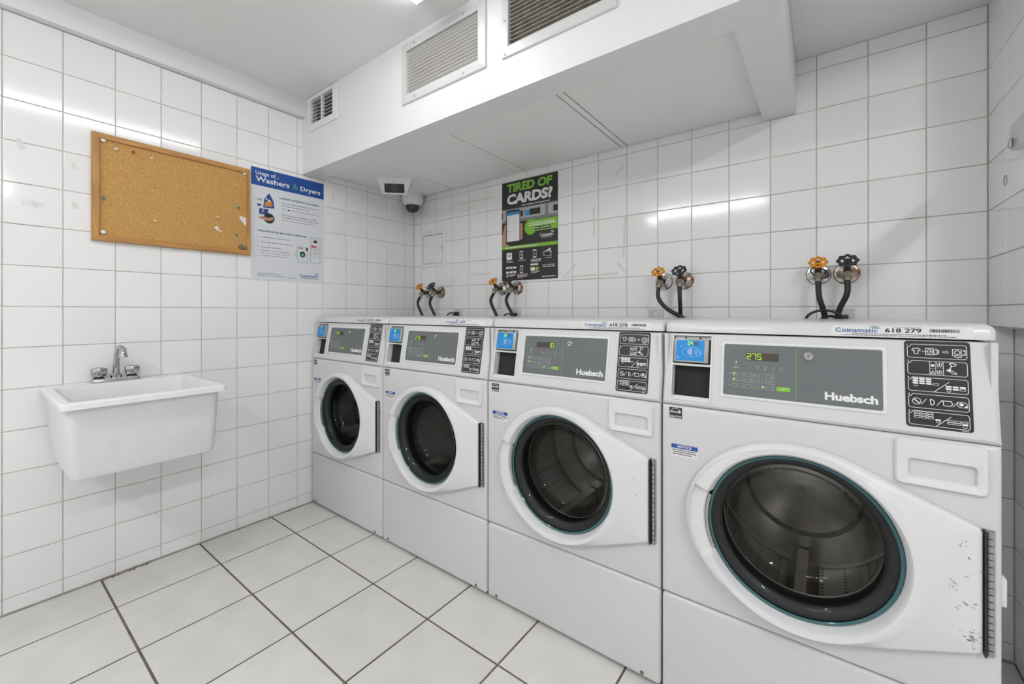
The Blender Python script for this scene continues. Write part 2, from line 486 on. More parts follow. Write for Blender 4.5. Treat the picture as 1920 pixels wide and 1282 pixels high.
lay_tiles(wr, lambda u, v, n: (u, YP + T - n, v), [XR + .0005 + P * k for k in range(14)] + [XE], [1.088] + [z for z in zrows if 1.1 < z < 2.14] + [2.15], lambda *a: False, 'wall_tile', seed=13)
lay_tiles(wr, lambda u, v, n: (u, YP + T - n, v), [XR2 + .0005] + [XR + P * k for k in range(1, 14)] + [XE], [0.004] + [z for z in zrows if 0.02 < z < 1.05] + [1.085], lambda *a: False, 'wall_tile', seed=14)
fx = [-LX] + [-2.170 + 0.3325 * k for k in range(0, 15)] + [XE]
fy = [YF] + [0.368 - 0.338 * k for k in range(8, 0, -1) if 0.368 - 0.338 * k > YF + .02] + [0.368, 0.716, 1.048, 1.386, 1.724, YB]
lay_tiles(fl, lambda u, v, n: (u, v, n - 0.0018), fx, fy, lambda a, b, c, d: d > 0 and c < 1.3 and a < .4, 'floor_tile', cut=lambda u, v: u > XR2 + .1 and v > YP + .1, gap=0.0075, wob=0.0006, t=0.0018, b=0.0015)
# broken mortar along the foot of the left wall
mb = MB(); r_ = random.Random(4)
for k in range(46):
    y = 0.365 + 0.16 * r_.random() ** 1.3; s = r_.uniform(0.002, 0.006); x = -LX + r_.uniform(0.001, 0.012)
    mb.box(x, x + s, y, y + s * 1.6, 0.0, s * 0.5)
for k in range(14):
    y = r_.uniform(0.72, 1.2); s = r_.uniform(0.0015, 0.0035); x = -LX + r_.uniform(0.001, 0.008)
    mb.box(x, x + s, y, y + s * 2, 0.0, s * 0.5)
o = mb.build('mortar_crumbs', 'crumb', fl, smooth=0); o['kind'] = 'stuff'

# beam under the ceiling along the left wall
struct('trim_1', MB().rbox(-LX - T, -LX + 0.042, YF, 1.219, 2.262, ZC + 0.001, 0.003), 'paint_soffit',
       'white painted beam along the top of the left wall', 'beam', smooth=35)

# soffit over the washers
SY, SXR = 1.219, -0.093
def holed_panel(mb, us, vs, holes, n=0.0):
    for i in range(len(us) - 1):
        for j in range(len(vs) - 1):
            uc, vc = (us[i] + us[i + 1]) / 2, (vs[j] + vs[j + 1]) / 2
            if any(h[0] < uc < h[1] and h[2] < vc < h[3] for h in holes): continue
            mb.add([(us[i], vs[j], n), (us[i + 1], vs[j], n), (us[i + 1], vs[j + 1], n), (us[i], vs[j + 1], n)], [(0, 1, 2, 3)])
HOLES = [(-2.335, -2.104, 2.196, 2.334), (-1.499, -1.068, 2.103, 2.301), (-0.923, -0.539, 2.103, 2.301)]
us = sorted({-LX - T, SXR} | {h[0] for h in HOLES} | {h[1] for h in HOLES})
vs = sorted({1.938, ZC} | {h[2] for h in HOLES} | {h[3] for h in HOLES})
mb = MB(lambda u, v, n: (u, SY - n, v)); holed_panel(mb, us, vs, HOLES)
mb.f = None
mb.box(-LX - T, SXR - .0015, SY + 0.03, 1.338, 1.9385, 1.99)                        # front flange
mb.add([(-LX, SY, 1.938), (SXR, SY, 1.938), (SXR, 1.338, 1.938), (-LX, 1.338, 1.938)], [(0, 1, 2, 3)])
mb.add([(-.207, 1.338, 1.938), (SXR, 1.338, 1.938), (SXR, YB - .002, 1.938), (-.207, YB - .002, 1.938)], [(0, 1, 2, 3)])
mb.box(-0.207, SXR - .0015, 1.338, YB - 0.002, 1.9385, 1.99)                        # right flange
mb.add([(SXR, SY, 1.938), (SXR, YB, 1.938), (SXR, YB, ZC), (SXR, SY, ZC)], [(0, 1, 2, 3)])
mb.box(-LX, SXR - .002, SY + 0.09, YB - .002, 2.0, 2.01)                    # closes the void above the panels
sof = struct('trim_2', mb, 'paint_soffit', 'long white boxed soffit with air grilles over the washers', 'soffit')
seams = [-LX, -2.02, -1.42, -0.832, -0.800, -0.209]
for a, b in zip(seams[:-1], seams[1:]):
    g = 0.0028
    MB().rbox(a + g, b - (g if b < -.3 else 0), 1.3385, YB - 0.006, 1.975, 1.99, 0.001, 1).build('ceiling_panel', 'panel_paint', sof)
MB().box(-LX + .001, -.2095, 1.3395, YB - .0005, 1.9915, 1.9985).build('seam_shade', 'gap_shade', sof, smooth=0)  # dark sheet added over the panels, paints the shade seen through the seams
struct('trim_3', MB().box(SXR + .0005, XE, SY, YB + T, 2.15, ZC), 'ceiling_paint', 'lower grey ceiling drop in the right back corner', 'ceiling')

# tape strips and residue left on the walls
def tape(wall, f, a, b, w=0.009, m='tape'):
    I = MB(f); dx, dy = b[0] - a[0], b[1] - a[1]; l = math.hypot(dx, dy); nx, ny = -dy / l * w / 2, dx / l * w / 2
    L = [[(p[0] + s * nx, p[1] + s * ny, h) for p, s in ((a, 1), (a, -1), (b, -1), (b, 1))] for h in (0, 0.0006)]
    I.loops(L, True, False, True); I.build('tape_strip', m, wall, smooth=0)
FB = lambda u, v, n: (u, YB - n, v)
for a, b in [((-2.024, 1.868), (-1.677, 1.863)), ((-1.882, 1.752), (-1.882, 1.504)), ((-1.874, 1.379), (-1.708, 1.382)), ((-2.042, 1.328), (-2.0, 1.373)),
             ((-.987, 1.699), (-.984, 1.532)), ((-.814, 1.622), (-.821, 1.412)), ((-1.17, 1.327), (-1.088, 1.399)), ((-1.131, 1.329), (-.848, 1.334)),
             ((-.854, 1.389), (-.804, 1.328)), ((-.868, 1.836), (-.818, 1.89))]:
    tape(wb, FB, a, b)
FL = lambda u, v, n: (-LX + n, u, v)
for a, b, w in [((1.412, 1.873), (1.412, 1.822), .008), ((0.140, 1.790), (0.150, 1.755), .016), ((0.150, 1.555), (0.205, 1.545), .022), ((0.288, 1.748), (0.290, 1.715), .016), ((0.289, 1.585), (0.290, 1.553), .018)]:
    tape(wl, FL, a, b, w, 'smudge' if w > .01 else 'tape')
MB(lambda u, v, n: (XR - n, u, v)).tube([(1.885 + .013 * math.cos(R(a)), 1.525 + .016 * math.sin(R(a)), 0.0006) for a in range(-60, 241, 20)], 0.0012, 6).build('hook_residue', 'grey_metal', wr)

# ------------------------------------------------------------------ ceiling lamps
def lamp(name, label, loc, rz, L, glow):
    t = thing(name, label, 'lamp', loc, (0, 0, rz))
    MB().rbox(-0.045, 0.045, -L / 2, L / 2, -0.014, 0.0, 0.003).build('housing', 'lamp_body', t)
    prof = [(-0.055, -0.008), (-0.055, -0.03), (-0.044, -0.043), (0.044, -0.043), (0.055, -0.03), (0.055, -0.008)]
    Lp = [[(x, y, z) for x, z in prof] for y in (-L / 2 + .004, L / 2 - .004)]
    m = MB(); m.loops(Lp, False); m.build('diffuser', glow, t, smooth=0)
    for s in (-1, 1):
        m = MB(); q = [(x, s * (L / 2 - .004), z) for x, z in prof]
        m.loops([q, [(x, y + s * .006, z) for x, y, z in q]], True, True, True); m.build('end_cap', 'lamp_body', t, smooth=0)
    return t
lamp('fluorescent_lamp', 'white fluorescent ceiling fixture seen at the top edge in front of the soffit', (-1.21, 0.46, ZC), 0, 1.22, 'lamp_glow_a')
lamp('fluorescent_lamp', 'fluorescent ceiling fixture behind the viewer, mirrored in the back wall tiles', (-1.17, -1.23, ZC), R(90), 1.30, 'lamp_glow_b')
lamp('fluorescent_lamp', 'fluorescent ceiling fixture out of view in the right half of the room', (1.15, -.35, ZC), 0, 1.22, 'lamp_glow_c')

# ------------------------------------------------------------------ air grilles on the soffit
def grille(name, label, x0, x1, z0, z1, hole, nsl, tilt, slat_m, depth, mull=False, screws=()):
    t = thing(name, label, 'vent', ((x0 + x1) / 2, SY, z0), group=None)
    ox, oz = (x0 + x1) / 2, z0
    f = lambda u, v, n: (u - ox, -n, v - oz)
    hx0, hx1, hz0, hz1 = hole
    def rect(a, b, c, d, n): return [(a, c, n), (b, c, n), (b, d, n), (a, d, n)]
    m = MB(f); m.loops([rect(x0, x1, z0, z1, 0.0005), rect(x0, x1, z0, z1, .004), rect(x0 + .003, x1 - .003, z0 + .003, z1 - .003, .0075),
                        rect(hx0 - .004, hx1 + .004, hz0 - .004, hz1 + .004, .009), rect(hx0 + .001, hx1 - .001, hz0 + .001, hz1 - .001, .008),
                        rect(hx0 + .001, hx1 - .001, hz0 + .001, hz1 - .001, -.03)])
    m.build('frame', 'enamel' if not mull else 'paint_soffit', t, smooth=0)
    m = MB(f); m.loops([rect(hx0, hx1, hz0, hz1, -.031), rect(hx0, hx1, hz0, hz1, -.075)], True, False, True); m.build('duct', 'duct', t, smooth=0)
    dz = (hz1 - hz0) / nsl
    for k in range(nsl):
        zc = hz0 + dz * (k + .5); c, s = math.cos(R(tilt)), math.sin(R(tilt)); h = depth / 2; th = .0008
        m = MB(f)
        pr = [(-h * c - th * s, -h * s + th * c), (h * c - th * s, h * s + th * c), (h * c + th * s, h * s - th * c), (-h * c + th * s, -h * s - th * c)]
        m.loops([[(x, zc + b, a - .008) for a, b in pr] for x in (hx0 + .001, hx1 - .001)], True, True, True)
        m.build('slat', slat_m, t, smooth=0)
    if mull: MB(f).box((hx0 + hx1) / 2 - .004, (hx0 + hx1) / 2 + .004, hz0, hz1, -.012, .007).build('mullion', 'paint_soffit', t, smooth=0)
    for x, z in screws:
        MB(f).lathe([(.005, 0), (.005, .0015), (.003, .0025)], (x, z, .008), (0, 0, 1), 10, False, True).build('screw', 'grey_metal', t)
    return t
grille('air_vent', 'small square white air vent with dark gaps beside the left beam', -2.368, -2.066, 2.161, 2.357, HOLES[0], 7, -14, 'slat_white', .017, True)
grille('return_grille', 'wide white grille with closed pale louvres, left of the open one', -1.527, -1.030, 2.066, 2.337, HOLES[1], 13, 22, 'slat_beige', .0150,
       screws=((-1.44, 2.318), (-1.145, 2.318), (-1.44, 2.083), (-1.145, 2.083)))
grille('return_grille', 'wide white grille with open dusty louvres at the top edge', -0.952, -0.505, 2.066, 2.337, HOLES[2], 13, -2, 'slat_dusty', .019,
       screws=((-.938, 2.20), (-.938, 2.078), (-.52, 2.20)))

# ------------------------------------------------------------------ washers
KS = 0.037 / 0.208
CA, SA = math.cos(math.atan(KS)), math.sin(math.atan(KS))
def SP(u, v, n): return (u, KS * (v - 0.863) - n * CA, v + n * SA)     # control panel plane
W_ = 0.6745
DCX, DCZ = 0.330, 0.572

def ray_out(poly, a):
    """distance from door centre to the outline along angle a"""
    c, s = math.cos(a), math.sin(a); best = 0
    for i in range(len(poly)):
        (x1, y1), (x2, y2) = poly[i], poly[(i + 1) % len(poly)]
        d = c * (y2 - y1) - s * (x2 - x1)
        if abs(d) < 1e-12: continue
        t = (x1 * (y2 - y1) - y1 * (x2 - x1)) / d; w = (x1 * s - y1 * c) / d if False else ((c * y1 - s * x1) / -d)
        q = ((t * c - x1) * (x2 - x1) + (t * s - y1) * (y2 - y1)) / ((x2 - x1) ** 2 + (y2 - y1) ** 2 + 1e-15)
        if t > 0 and -1e-6 <= q <= 1 + 1e-6: best = max(best, t)
    return best
def hull(pts):
    pts = sorted(set(pts))
    def half(p):
        h = []
        for q in p:
            while len(h) > 1 and (h[-1][0] - h[-2][0]) * (q[1] - h[-2][1]) - (h[-1][1] - h[-2][1]) * (q[0] - h[-2][0]) <= 0: h.pop()
            h.append(q)
        return h
    a, b = half(pts), half(pts[::-1]); return a[:-1] + b[:-1]
EA, EB = 0.258, 0.231
ell = [(EA * math.cos(2 * math.pi * k / 180), EB * math.sin(2 * math.pi * k / 180)) for k in range(180)]
HXR, HZT, HZB = 0.645 - DCX, 0.690 - DCZ, 0.437 - DCZ
OUT = hull([(round(x, 5), round(y, 5)) for x, y in ell + [(HXR - .008, HZT + .004), (HXR, HZT - .004), (HXR, HZB + .004), (HXR - .006, HZB - .001)]])
ANG = sorted(set([2 * math.pi * k / 120 for k in range(120)] + [math.atan2(y, x) % (2 * math.pi) for x, y in OUT if x > .30]))
ROUT = [ray_out(OUT, a) for a in ANG]

SEG = {'0': 'abcdef', '1': 'bc', '2': 'abged', '3': 'abgcd', '4': 'fgbc', '5': 'afgcd', '6': 'afgedc', '7': 'abc', '8': 'abcdefg', '9': 'abfgcd'}
def seven(on, off, s, u, v, w, h, k=.16):
    t = w * k
    seg = {'a': (u, u + w, v + h - t, v + h), 'g': (u, u + w, v + h / 2 - t / 2, v + h / 2 + t / 2), 'd': (u, u + w, v, v + t),
           'f': (u, u + t, v + h / 2, v + h), 'e': (u, u + t, v, v + h / 2), 'b': (u + w - t, u + w, v + h / 2, v + h), 'c': (u + w - t, u + w, v, v + h / 2)}
    for c, q in seg.items():
        (on if s != ' ' and c in SEG.get(s, '') else off).rect(*q)

def brand(ib, ig, x0, x1, z0, z1):
    """the wordmark with its two waves"""
    w, h = x1 - x0, z1 - z0
    ib.text('Coinamatic', x0, z0, u1=x0 + w * .94, v1=z0 + h * .68, bold=0.012)
    for k, (I, dx) in enumerate(((ib, 0), (ig, .03), (ib, .06))):
        y = z0 + h * (.92 - .13 * k); a = x0 + w * (.76 + dx)
        I.path([(a, y - h * .05), (a + w * .06, y + h * .03), (a + w * .12, y), (a + w * .18, y + h * .06)], h * .07)

def washer(idx, label, serial, disp, lit, barcode):
    x0 = WX + PITCH * idx
    t = thing('washing_machine', label, 'washing machine', (x0 + 0.0027, FD, 0), group='front-loading washers along the back wall')
    # cabinet: two sides, back, floor
    m = MB(); m.box(0.002, 0.012, 0.02, 0.665, 0.012, 1.07).box(W_ - .012, W_ - .002, 0.02, 0.665, 0.012, 1.07)
    m.box(.012, W_ - .012, .655, .665, .012, 1.07).box(.012, W_ - .012, .02, .655, .012, .022)
    m.box(.012, W_ - .012, .03, .655, .855, .86)
    m.build('cabinet', 'enamel', t, smooth=0)
    for a in (.04, W_ - .04):
        for y in (.06, .60): MB().lathe([(.022, 0), (.022, .006), (.012, .013)], (a, y, 0), (0, 0, 1), 12, True).build('foot', 'black_plastic', t)
    # kick panel, rounded
    def slab(z0, z1, f=None, r=.010, back=.03):
        m = MB(f)
        def q(d, y): return [(u, y_, v) for (u, v), y_ in zip(rrect(d, W_ - d, z0 + d, z1 - d, max(.002, .012 - d), 3), [y] * 16)]
        m.loops([q(0, back), q(0, r), q(r * .12, r * .45), q(r * .45, r * .12), q(r, 0)], True, False, True); return m
    m = slab(.012, .3015); m.build('kick_panel', 'enamel', t)
    for u in (.045, W_ - .055): MB().lathe([(.006, 0), (.006, .002), (.003, .003)], (u, 0, .026), (0, -1, 0), 10, False, True).build('bolt', 'clip_grey', t)
    # front panel with the round opening
    z0, z1 = .304, .860
    def rect_r(a, d):
        c, s = math.cos(a), math.sin(a); ts = []
        if c > 1e-9: ts.append((W_ - d - DCX) / c)
        if c < -1e-9: ts.append((d - DCX) / c)
        if s > 1e-9: ts.append((z1 - d - DCZ) / s)
        if s < -1e-9: ts.append((z0 + d - DCZ) / s)
        return min(ts)
    ang = sorted(set([2 * math.pi * k / 96 for k in range(96)] + [math.atan2(y - DCZ, x - DCX) % (2 * math.pi) for x in (0, W_) for y in (z0, z1)]))
    def lp(d, y): return [(DCX + rect_r(a, d) * math.cos(a), y, DCZ + rect_r(a, d) * math.sin(a)) for a in ang]
    def cl(r, y): return [(DCX + r * math.cos(a), y, DCZ + r * math.sin(a)) for a in ang]
    MB().loops([lp(0, .03), lp(0, .010), lp(.0012, .0045), lp(.0045, .0012), lp(.010, 0), cl(.212, 0), cl(.207, .004), cl(.205, .05)]).build('front_panel', 'enamel', t)
    # lid
    m = MB()
    def q(d, z, fy): return [(u, v, z) for u, v in rrect(d, W_ - d, .033 + d + fy, .665 - d, .012, 3)]
    m.loops([q(0, 1.0745, 0), q(0, 1.094, .001), q(.003, 1.102, .003), q(.010, 1.1075, .006), q(.022, 1.109, .012)], True, True, True)
    m.build('lid', 'enamel', t)
    # control panel with the reader opening
    m = MB(SP); d = .008; us = [d, .024, .131, W_ - d]; vs = [.863 + d, .8805, 1.0655, 1.0725 - d * .5]
    holed_panel(m, us, vs, [(.024, .131, .8805, 1.0655)])
    def ring(d, n): return [(d, .863 + d, n), (W_ - d, .863 + d, n), (W_ - d, 1.0725 - d * .5, n), (d, 1.0725 - d * .5, n)]
    m.loops([ring(0, -.03), ring(0, -.008), ring(.0035, -.0025), ring(d, 0)])
    cp = m.build('control_panel', 'enamel', t)
    def rr(a, b, c, d_, n): return [(a, c, n), (b, c, n), (b, d_, n), (a, d_, n)]
    m = MB(SP); a = (.024, .131, .8805, 1.0655)
    m.loops([rr(.0215, .1335, .878, 1.068, 0), rr(.0215, .1335, .878, 1.068, .002), rr(.0225, .1325, .879, 1.067, .0025), rr(.026, .129, .8825, 1.0635, .0025), rr(.026, .129, .8825, 1.0635, -.05)], True)
    m.build('reader_surround', 'plastic_white', t, smooth=0)
    MB(SP).box(.026, .129, .977, .9825, -.05, .002).build('divider', 'plastic_white', t, smooth=0)
    MB(SP).box(.026, .129, .9825, 1.0635, -.052, -.045).build('reader_back_plate', 'grey_metal', t, smooth=0)
    m = MB(SP); m.box(.031, .126, .8905, .977, -.028, -.024); m.build('coin_tray', 'foam_black', t, smooth=0)
    MB(SP).box(.026, .129, .8825, .8905, -.05, -.004).build('tray_sill', 'plastic_white', t, smooth=0)
    # card reader
    rd = MB(SP).rbox(.0295, .1235, .986, 1.0535, -.045, .010, .003, 2).build('card_reader', 'grey_metal', t)
    MB(SP).box(.028, .127, 1.0535, 1.0625, -.045, -.008).build('reader_bracket', 'grey_metal', t, smooth=0)
    I = Ink(SP, -.0078)
    I.f = lambda u, v, n: SP(u, v, n)
    for u in (.058, .098): I.disc(u, 1.058, .003)
    I.build('screw_hole', 'black_print', rd)
    Ink(SP, .0104).rect(.0355, .1135, .9905, 1.0495).build('blue_label', 'reader_blue', rd)
    on, off = Ink(SP, .0112), Ink(SP, .0110)
    for k, c in enumerate(lit + '  '): seven(on, off, c, .0685 + k * .0075, 1.0355, .0055, .0105, .24)
    on.build('led_digit', 'led', rd); off.build('led_segment', 'led_off', rd)
    I = Ink(SP, .0108)
    for k in range(4): I.arc(.062, 1.0165, .0075 + .0035 * k, .0013, -38, 38, 6)
    I.arc(.079, 1.015, .026, .0004, 0, 360, 28, ry=.0135)
    I.path([(.088, 1.020), (.096, 1.022), (.102, 1.014), (.105, 1.010)], .0008).path([(.088, 1.019), (.092, 1.010), (.098, 1.007)], .0008).line((.090, 1.016), (.097, 1.015), .0006)
    I.rect(.039, .044, 1.0005, 1.002).rect(.039, .0435, .9965, .9975).rect(.046, .055, 1.0305, 1.031)
    I.build('contactless_symbol', 'white_print', rd)
    # display panel: raised frame and grey face
    m = MB(SP)
    def fr(d, n): return [(u, v, n) for u, v in rrect(.156 + d, .5025 - d, .8995 + d, 1.0515 - d, .004, 2)]
    m.loops([fr(0, 0), fr(.0006, .0022), fr(.002, .003), fr(.0062, .003), fr(.0078, .001)])
    m.build('panel_frame', 'plastic_white', t)
    dp = MB(SP).box(.163, .4955, .9065, 1.0445, 0, .0012).build('display_panel', 'panel_grey', t, smooth=0)
    n = .0016
    Ink(SP, n).rect(.217, .292, 1.003, 1.0235).build('display_window', 'led_window', dp)
    on, off = Ink(SP, n + .0005), Ink(SP, n + .0003)
    for k in range(6):
        seven(on, off, disp[k] if k < len(disp) else ' ', .2195 + k * .0120, 1.0055, .0095, .0155, .13)
    on.rect(.1925, .1955, .9945, .9975)
    on.build('led_digit', 'led', dp); off.build('led_segment', 'led_off', dp)
    I = Ink(SP, n)
    names = [('Light', 'Medium', 'Heavy'), ('Normal', 'Perm Press', 'Delicate'), ('Hot', 'Warm', 'Cold')]
    for j in range(3):
        for i in range(3):
            u, v = .186 + .034 * i, .9595 - .0150 * j
            I.path([(u, v), (u + .030, v), (u + .030, v + .0095), (u, v + .0095)], .0007, True)
            I.text(names[j][i], u + .0285, v + .0032, h=.003, align='r', bold=.01)
            I.arc(u + .0115, v + .0048, .0022, .0006, 0, 360, 8)
        I.rect(.1765, .1815, .9637 - .0150 * j, .9647 - .0150 * j)
    for u in (.245, .262, .280, .297):
        I.path([(u - .003, .990), (u - .003, .986), (u + .003, .986), (u + .003, .990)], .0007).rect(u - .003, u + .003, .981, .9822)
    I.path([(.191, .991), (.194, .988), (.198, .989)], .0007).rect(.1855, .2025, .981, .982).rect(.190, .198, .984, .985)
    I.build('keypad_print', 'grey_print', dp)
    Ink(SP, n).text('Huebsch', .388, .9195, u1=.4865, v1=.9385, bold=.042).build('logo', 'white_print', dp)
    Ink(SP, n).rect(.288, .318, .929, .9395).build('start_button', 'lime', dp); Ink(SP, n).rect(.3288, .3298, .914, 1.036).build('divider_line', 'lime', dp)
    Ink(SP, n + .0004).text('START', .303, .9345, h=.0028, align='c').rect(.3005, .3055, .9315, .9322).build('start_lettering', 'white_print', dp)
    I = Ink(SP, n + .0006)
    for u, v in ((.188, .9645), (.188, .9495), (.256, .9345)): I.rect(u, u + .0042, v - .001, v + .0022)
    I.build('key_light', 'led', dp)
    k = MB(SP); k.lathe([(.0105, 0), (.0105, .004), (.0085, .0055), (.0065, .0055), (.006, .0035), (.0045, .0035), (.0042, .0065), (0.0005, .0065)], (.355, 1.022, .0012), (0, 0, 1), 20)
    kl = k.build('key_lock', 'chrome', t); Ink(SP, .0078).disc(.355, 1.022, .002).build('keyhole', 'black_print', kl)
    # instruction label
    def lbl(a, b, c, d_, r, n0, n1): return [[(u, v, n_) for u, v in rrect(a, b, c, d_, r, 3)] for n_ in (n0, n1)]
    m = MB(SP); m.loops(lbl(.5325, .6355, .8815, 1.0685, .006, 0, .0008), True, False, True)
    il = m.build('instruction_label', 'black_label', t, smooth=0)
    I = Ink(SP, .0013); bx0, bx1 = .5375, .6300
    bz = [1.0645 - .0362 * k for k in range(5)]
    for j, z in enumerate(bz):
        top, bot = z - .0035, z - .0330
        I.path([(bx0 + .007, top), (bx1 - .003, top), (bx1, top - .003), (bx1, bot + .003), (bx1 - .003, bot), (bx0 + .003, bot), (bx0, bot + .003), (bx0, top - .006), (bx0 + .004, top - .005), (bx0 + .007, top)], .0010)
        I.text(str(j + 1), bx0 - .0005, top - .0033, h=.0042, bold=.02)
    def mach(u, v, dot):
        I.path([(u, v), (u + .013, v), (u + .013, v + .0135), (u, v + .0135)], .0012, True).arc(u + .007, v + .0068, .0042, .0012, 0, 360, 12)
        I.arc(u + .0155, v + .0068, .0058, .0012, -90, 90, 8).arc(u + .0155, v + .0068, .0036, .001, -90, 90, 8).line((u + .013, v + .0011), (u + .0155, v + .001), .001)
        if dot: I.disc(u + .0075, v + .0068, .0016, 8)
    z = bz[0] - .0255
    I.path([(.549, z + .001), (.549, z + .009), (.5465, z + .0075), (.545, z + .0105), (.549, z + .0135), (.552, z + .0125), (.555, z + .0135), (.559, z + .0105), (.5575, z + .0075), (.555, z + .009), (.555, z + .001)], .0012, True)
    I.line((.560, z + .0068), (.571, z + .0068), .001); mach(.567, z, True)
    I.path([(.594, z + .0058), (.599, z + .0058), (.599, z + .0035), (.603, z + .0068), (.599, z + .010), (.599, z + .0078), (.594, z + .0078)], .0008, True)
    mach(.609, z, False); I.arc(.617, z + .001, .007, .0011, 215, 325, 6, ry=.005)
    z = bz[1]
    for a, b, c, d_ in ((.573, .582, z - .033, z - .019), (.573, .582, z - .019, z - .0035), (.582, .594, z - .033, z - .017), (.582, .594, z - .017, z - .0035)):
        I.path([(a, c), (b, c), (b, d_), (a, d_)], .0009, True)
    I.disc(.5775, z - .0125, .003, 10).path([(.5745, z - .030), (.5775, z - .0235), (.5805, z - .030)], .0011, True)
    for zz in (z - .014, z - .030):
        I.path([(.584, zz + .008), (.585, zz), (.591, zz), (.592, zz + .008)], .0012).line((.588, zz + .002), (.588, zz + .008), .002)
    I.path([(.598, z - .022), (.604, z - .018), (.607, z - .011), (.603, z - .008), (.606, z - .0055), (.614, z - .0075), (.612, z - .011), (.607, z - .0125)], .0014)
    I.poly([(.598, z - .021), (.604, z - .017), (.607, z - .021), (.603, z - .025)]).path([(.604, z - .024), (.609, z - .0285), (.615, z - .0285), (.607, z - .0215)], .0013)
    def cells(u, v, cols, rows, fill, miss=()):
        for i in range(cols):
            for j in range(rows):
                a, b = u + i * .0105, v - j * .0048
                if (i, j) in fill: I.rect(a, a + .0082, b, b + .0036).rect(a - .0013, a, b + .0013, b + .0023)
                elif (i, j) not in miss: I.path([(a, b), (a + .0082, b), (a + .0082, b + .0036), (a, b + .0036)], .0008, True).rect(a - .0016, a, b + .0013, b + .0023)
    z = bz[2]; F9 = {(i, j) for i in range(3) for j in range(3)}
    cells(.5455, z - .0085, 3, 3, F9); cells(.5775, z - .0185, 1, 1, set()); I.line((.579, z - .032), (.602, z - .010), .0011)
    cells(.597, z - .0215, 3, 2, {(0, 0), (1, 0), (2, 0), (0, 1), (1, 1)}); I.arc(.550, z - .020, .0028, .001, 180, 360, 6).arc(.601, z - .028, .0028, .001, 180, 360, 6)
    z = bz[3] - .019
    I.arc(.5505, z, .0068, .0011, 0, 360, 14).line((.546, z + .0045), (.555, z - .0045), .0022)
    for u in (.562, .586, .6105): I.line((u - .004, z - .006), (u + .004, z + .006), .001)
    I.path([(.572, z + .006), (.574, z + .006), (.578, z + .003), (.578, z - .003), (.574, z - .006), (.573, z - .006)], .0015, True)
    I.path([(.592, z - .005), (.592, z + .003), (.589, z + .005), (.604, z + .005), (.606, z - .001), (.603, z - .005)], .0013, True)
    I.arc(.620, z, .0075, .0010, 0, 360, 14, ry=.006).disc(.619, z + .0005, .0035, 8).disc(.626, z - .004, .0025, 8)
    z = bz[4]
    cells(.5465, z - .0085, 3, 3, set()); cells(.579, z - .021, 1, 1, {(0, 0)}); I.line((.580, z - .032), (.603, z - .010), .0011)
    cells(.598, z - .0205, 3, 2, {(2, 1)}, set()); I.arc(.583, z - .022, .0028, .001, 180, 360, 6).arc(.623, z - .0275, .0028, .001, 180, 360, 6)
    I.rect(.618, .630, .8835, .8842)
    I.build('pictogram', 'white_print', il)
    # number label on the lid front
    LP = lambda u, v, n: (u, .033 + (v - 1.0745) * .05 - n, v)
    nl = MB(LP); nl.loops([[(.400, 1.0755, 0), (.640, 1.0755, 0), (.640, 1.1015, 0), (.400, 1.1015, 0)], [(.400, 1.0755, .0007), (.640, 1.0755, .0007), (.640, 1.1015, .0007), (.400, 1.1015, .0007)]], True, False, True)
    nl = nl.build('number_label', 'plastic_white', t, smooth=0)
    ib, ig, ik = Ink(LP, .0012), Ink(LP, .0012), Ink(LP, .0012)
    brand(ib, ig, .409, .492, 1.0855, 1.1005)
    ib.build('wordmark', 'brand_blue', nl); ig.build('wave_mark', 'brand_green', nl)
    ik.text(serial, .500, 1.0865, u1=.500 + .061 * len(serial) / 7, v1=1.0965, bold=.02)
    if barcode:
        rb = random.Random(idx); u = .574
        while u < .620:
            w = rb.choice((.0006, .0010, .0016)); ik.rect(u, u + w, 1.0885, 1.0955); u += w + rb.choice((.0007, .0012))
    ik.dashes(.441, .600, 1.0815, .0012, 3, .005).dashes(.420, .615, 1.0782, .0012, 4, .005)
    ik.dashes(.512, .560, 1.0985, .0006, 5, .004)
    ik.build('serial_print', 'black_print', nl)
    # stickers on the front panel
    e = Ink(F_FRONT, .0006).rect(.022, .0575, .8235, .8545).build('energy_label', 'black_label', t)
    I = Ink(F_FRONT, .0011); I.arc(.040, .837, .0150, .0012, 15, 165, 10).text('energy', .024, .836, u1=.047, v1=.844, shear=.3, bold=.02)
    I.poly([(.050 + (.0055 if k % 2 == 0 else .0024) * math.sin(k * math.pi / 5), .842 + (.0055 if k % 2 == 0 else .0024) * math.cos(k * math.pi / 5)) for k in range(10)])
    I.path([(.023, .8305), (.056, .8305)], .0009).text('ENERGY STAR', .0235, .8255, u1=.056, v1=.829, bold=.03); I.build('energy_mark', 'white_print', e)
    nt = Ink(F_FRONT, .0006).rect(.0275, .100, .712, .748).build('notice_label', 'paper', t)
    Ink(F_FRONT, .0010).rect(.0275, .100, .736, .748).build('notice_band', 'blue_print', nt)
    Ink(F_FRONT, .0014).text('NOTICE', .045, .7385, u1=.083, v1=.746, bold=.03).build('notice_heading', 'white_print', nt)
    I = Ink(F_FRONT, .0010)
    for j, v in enumerate((.7305, .7245, .7185)): I.dashes(.031, .096 - .012 * (j == 2), v, .0024, 20 + j, .006)
    I.build('notice_text', 'black_print', nt)
    # detergent drawer
    def dr(a, b, c, d_, r, n): return [(u, v, n) for u, v in rrect(a, b, c, d_, r, 4)]
    m = MB(F_FRONT)
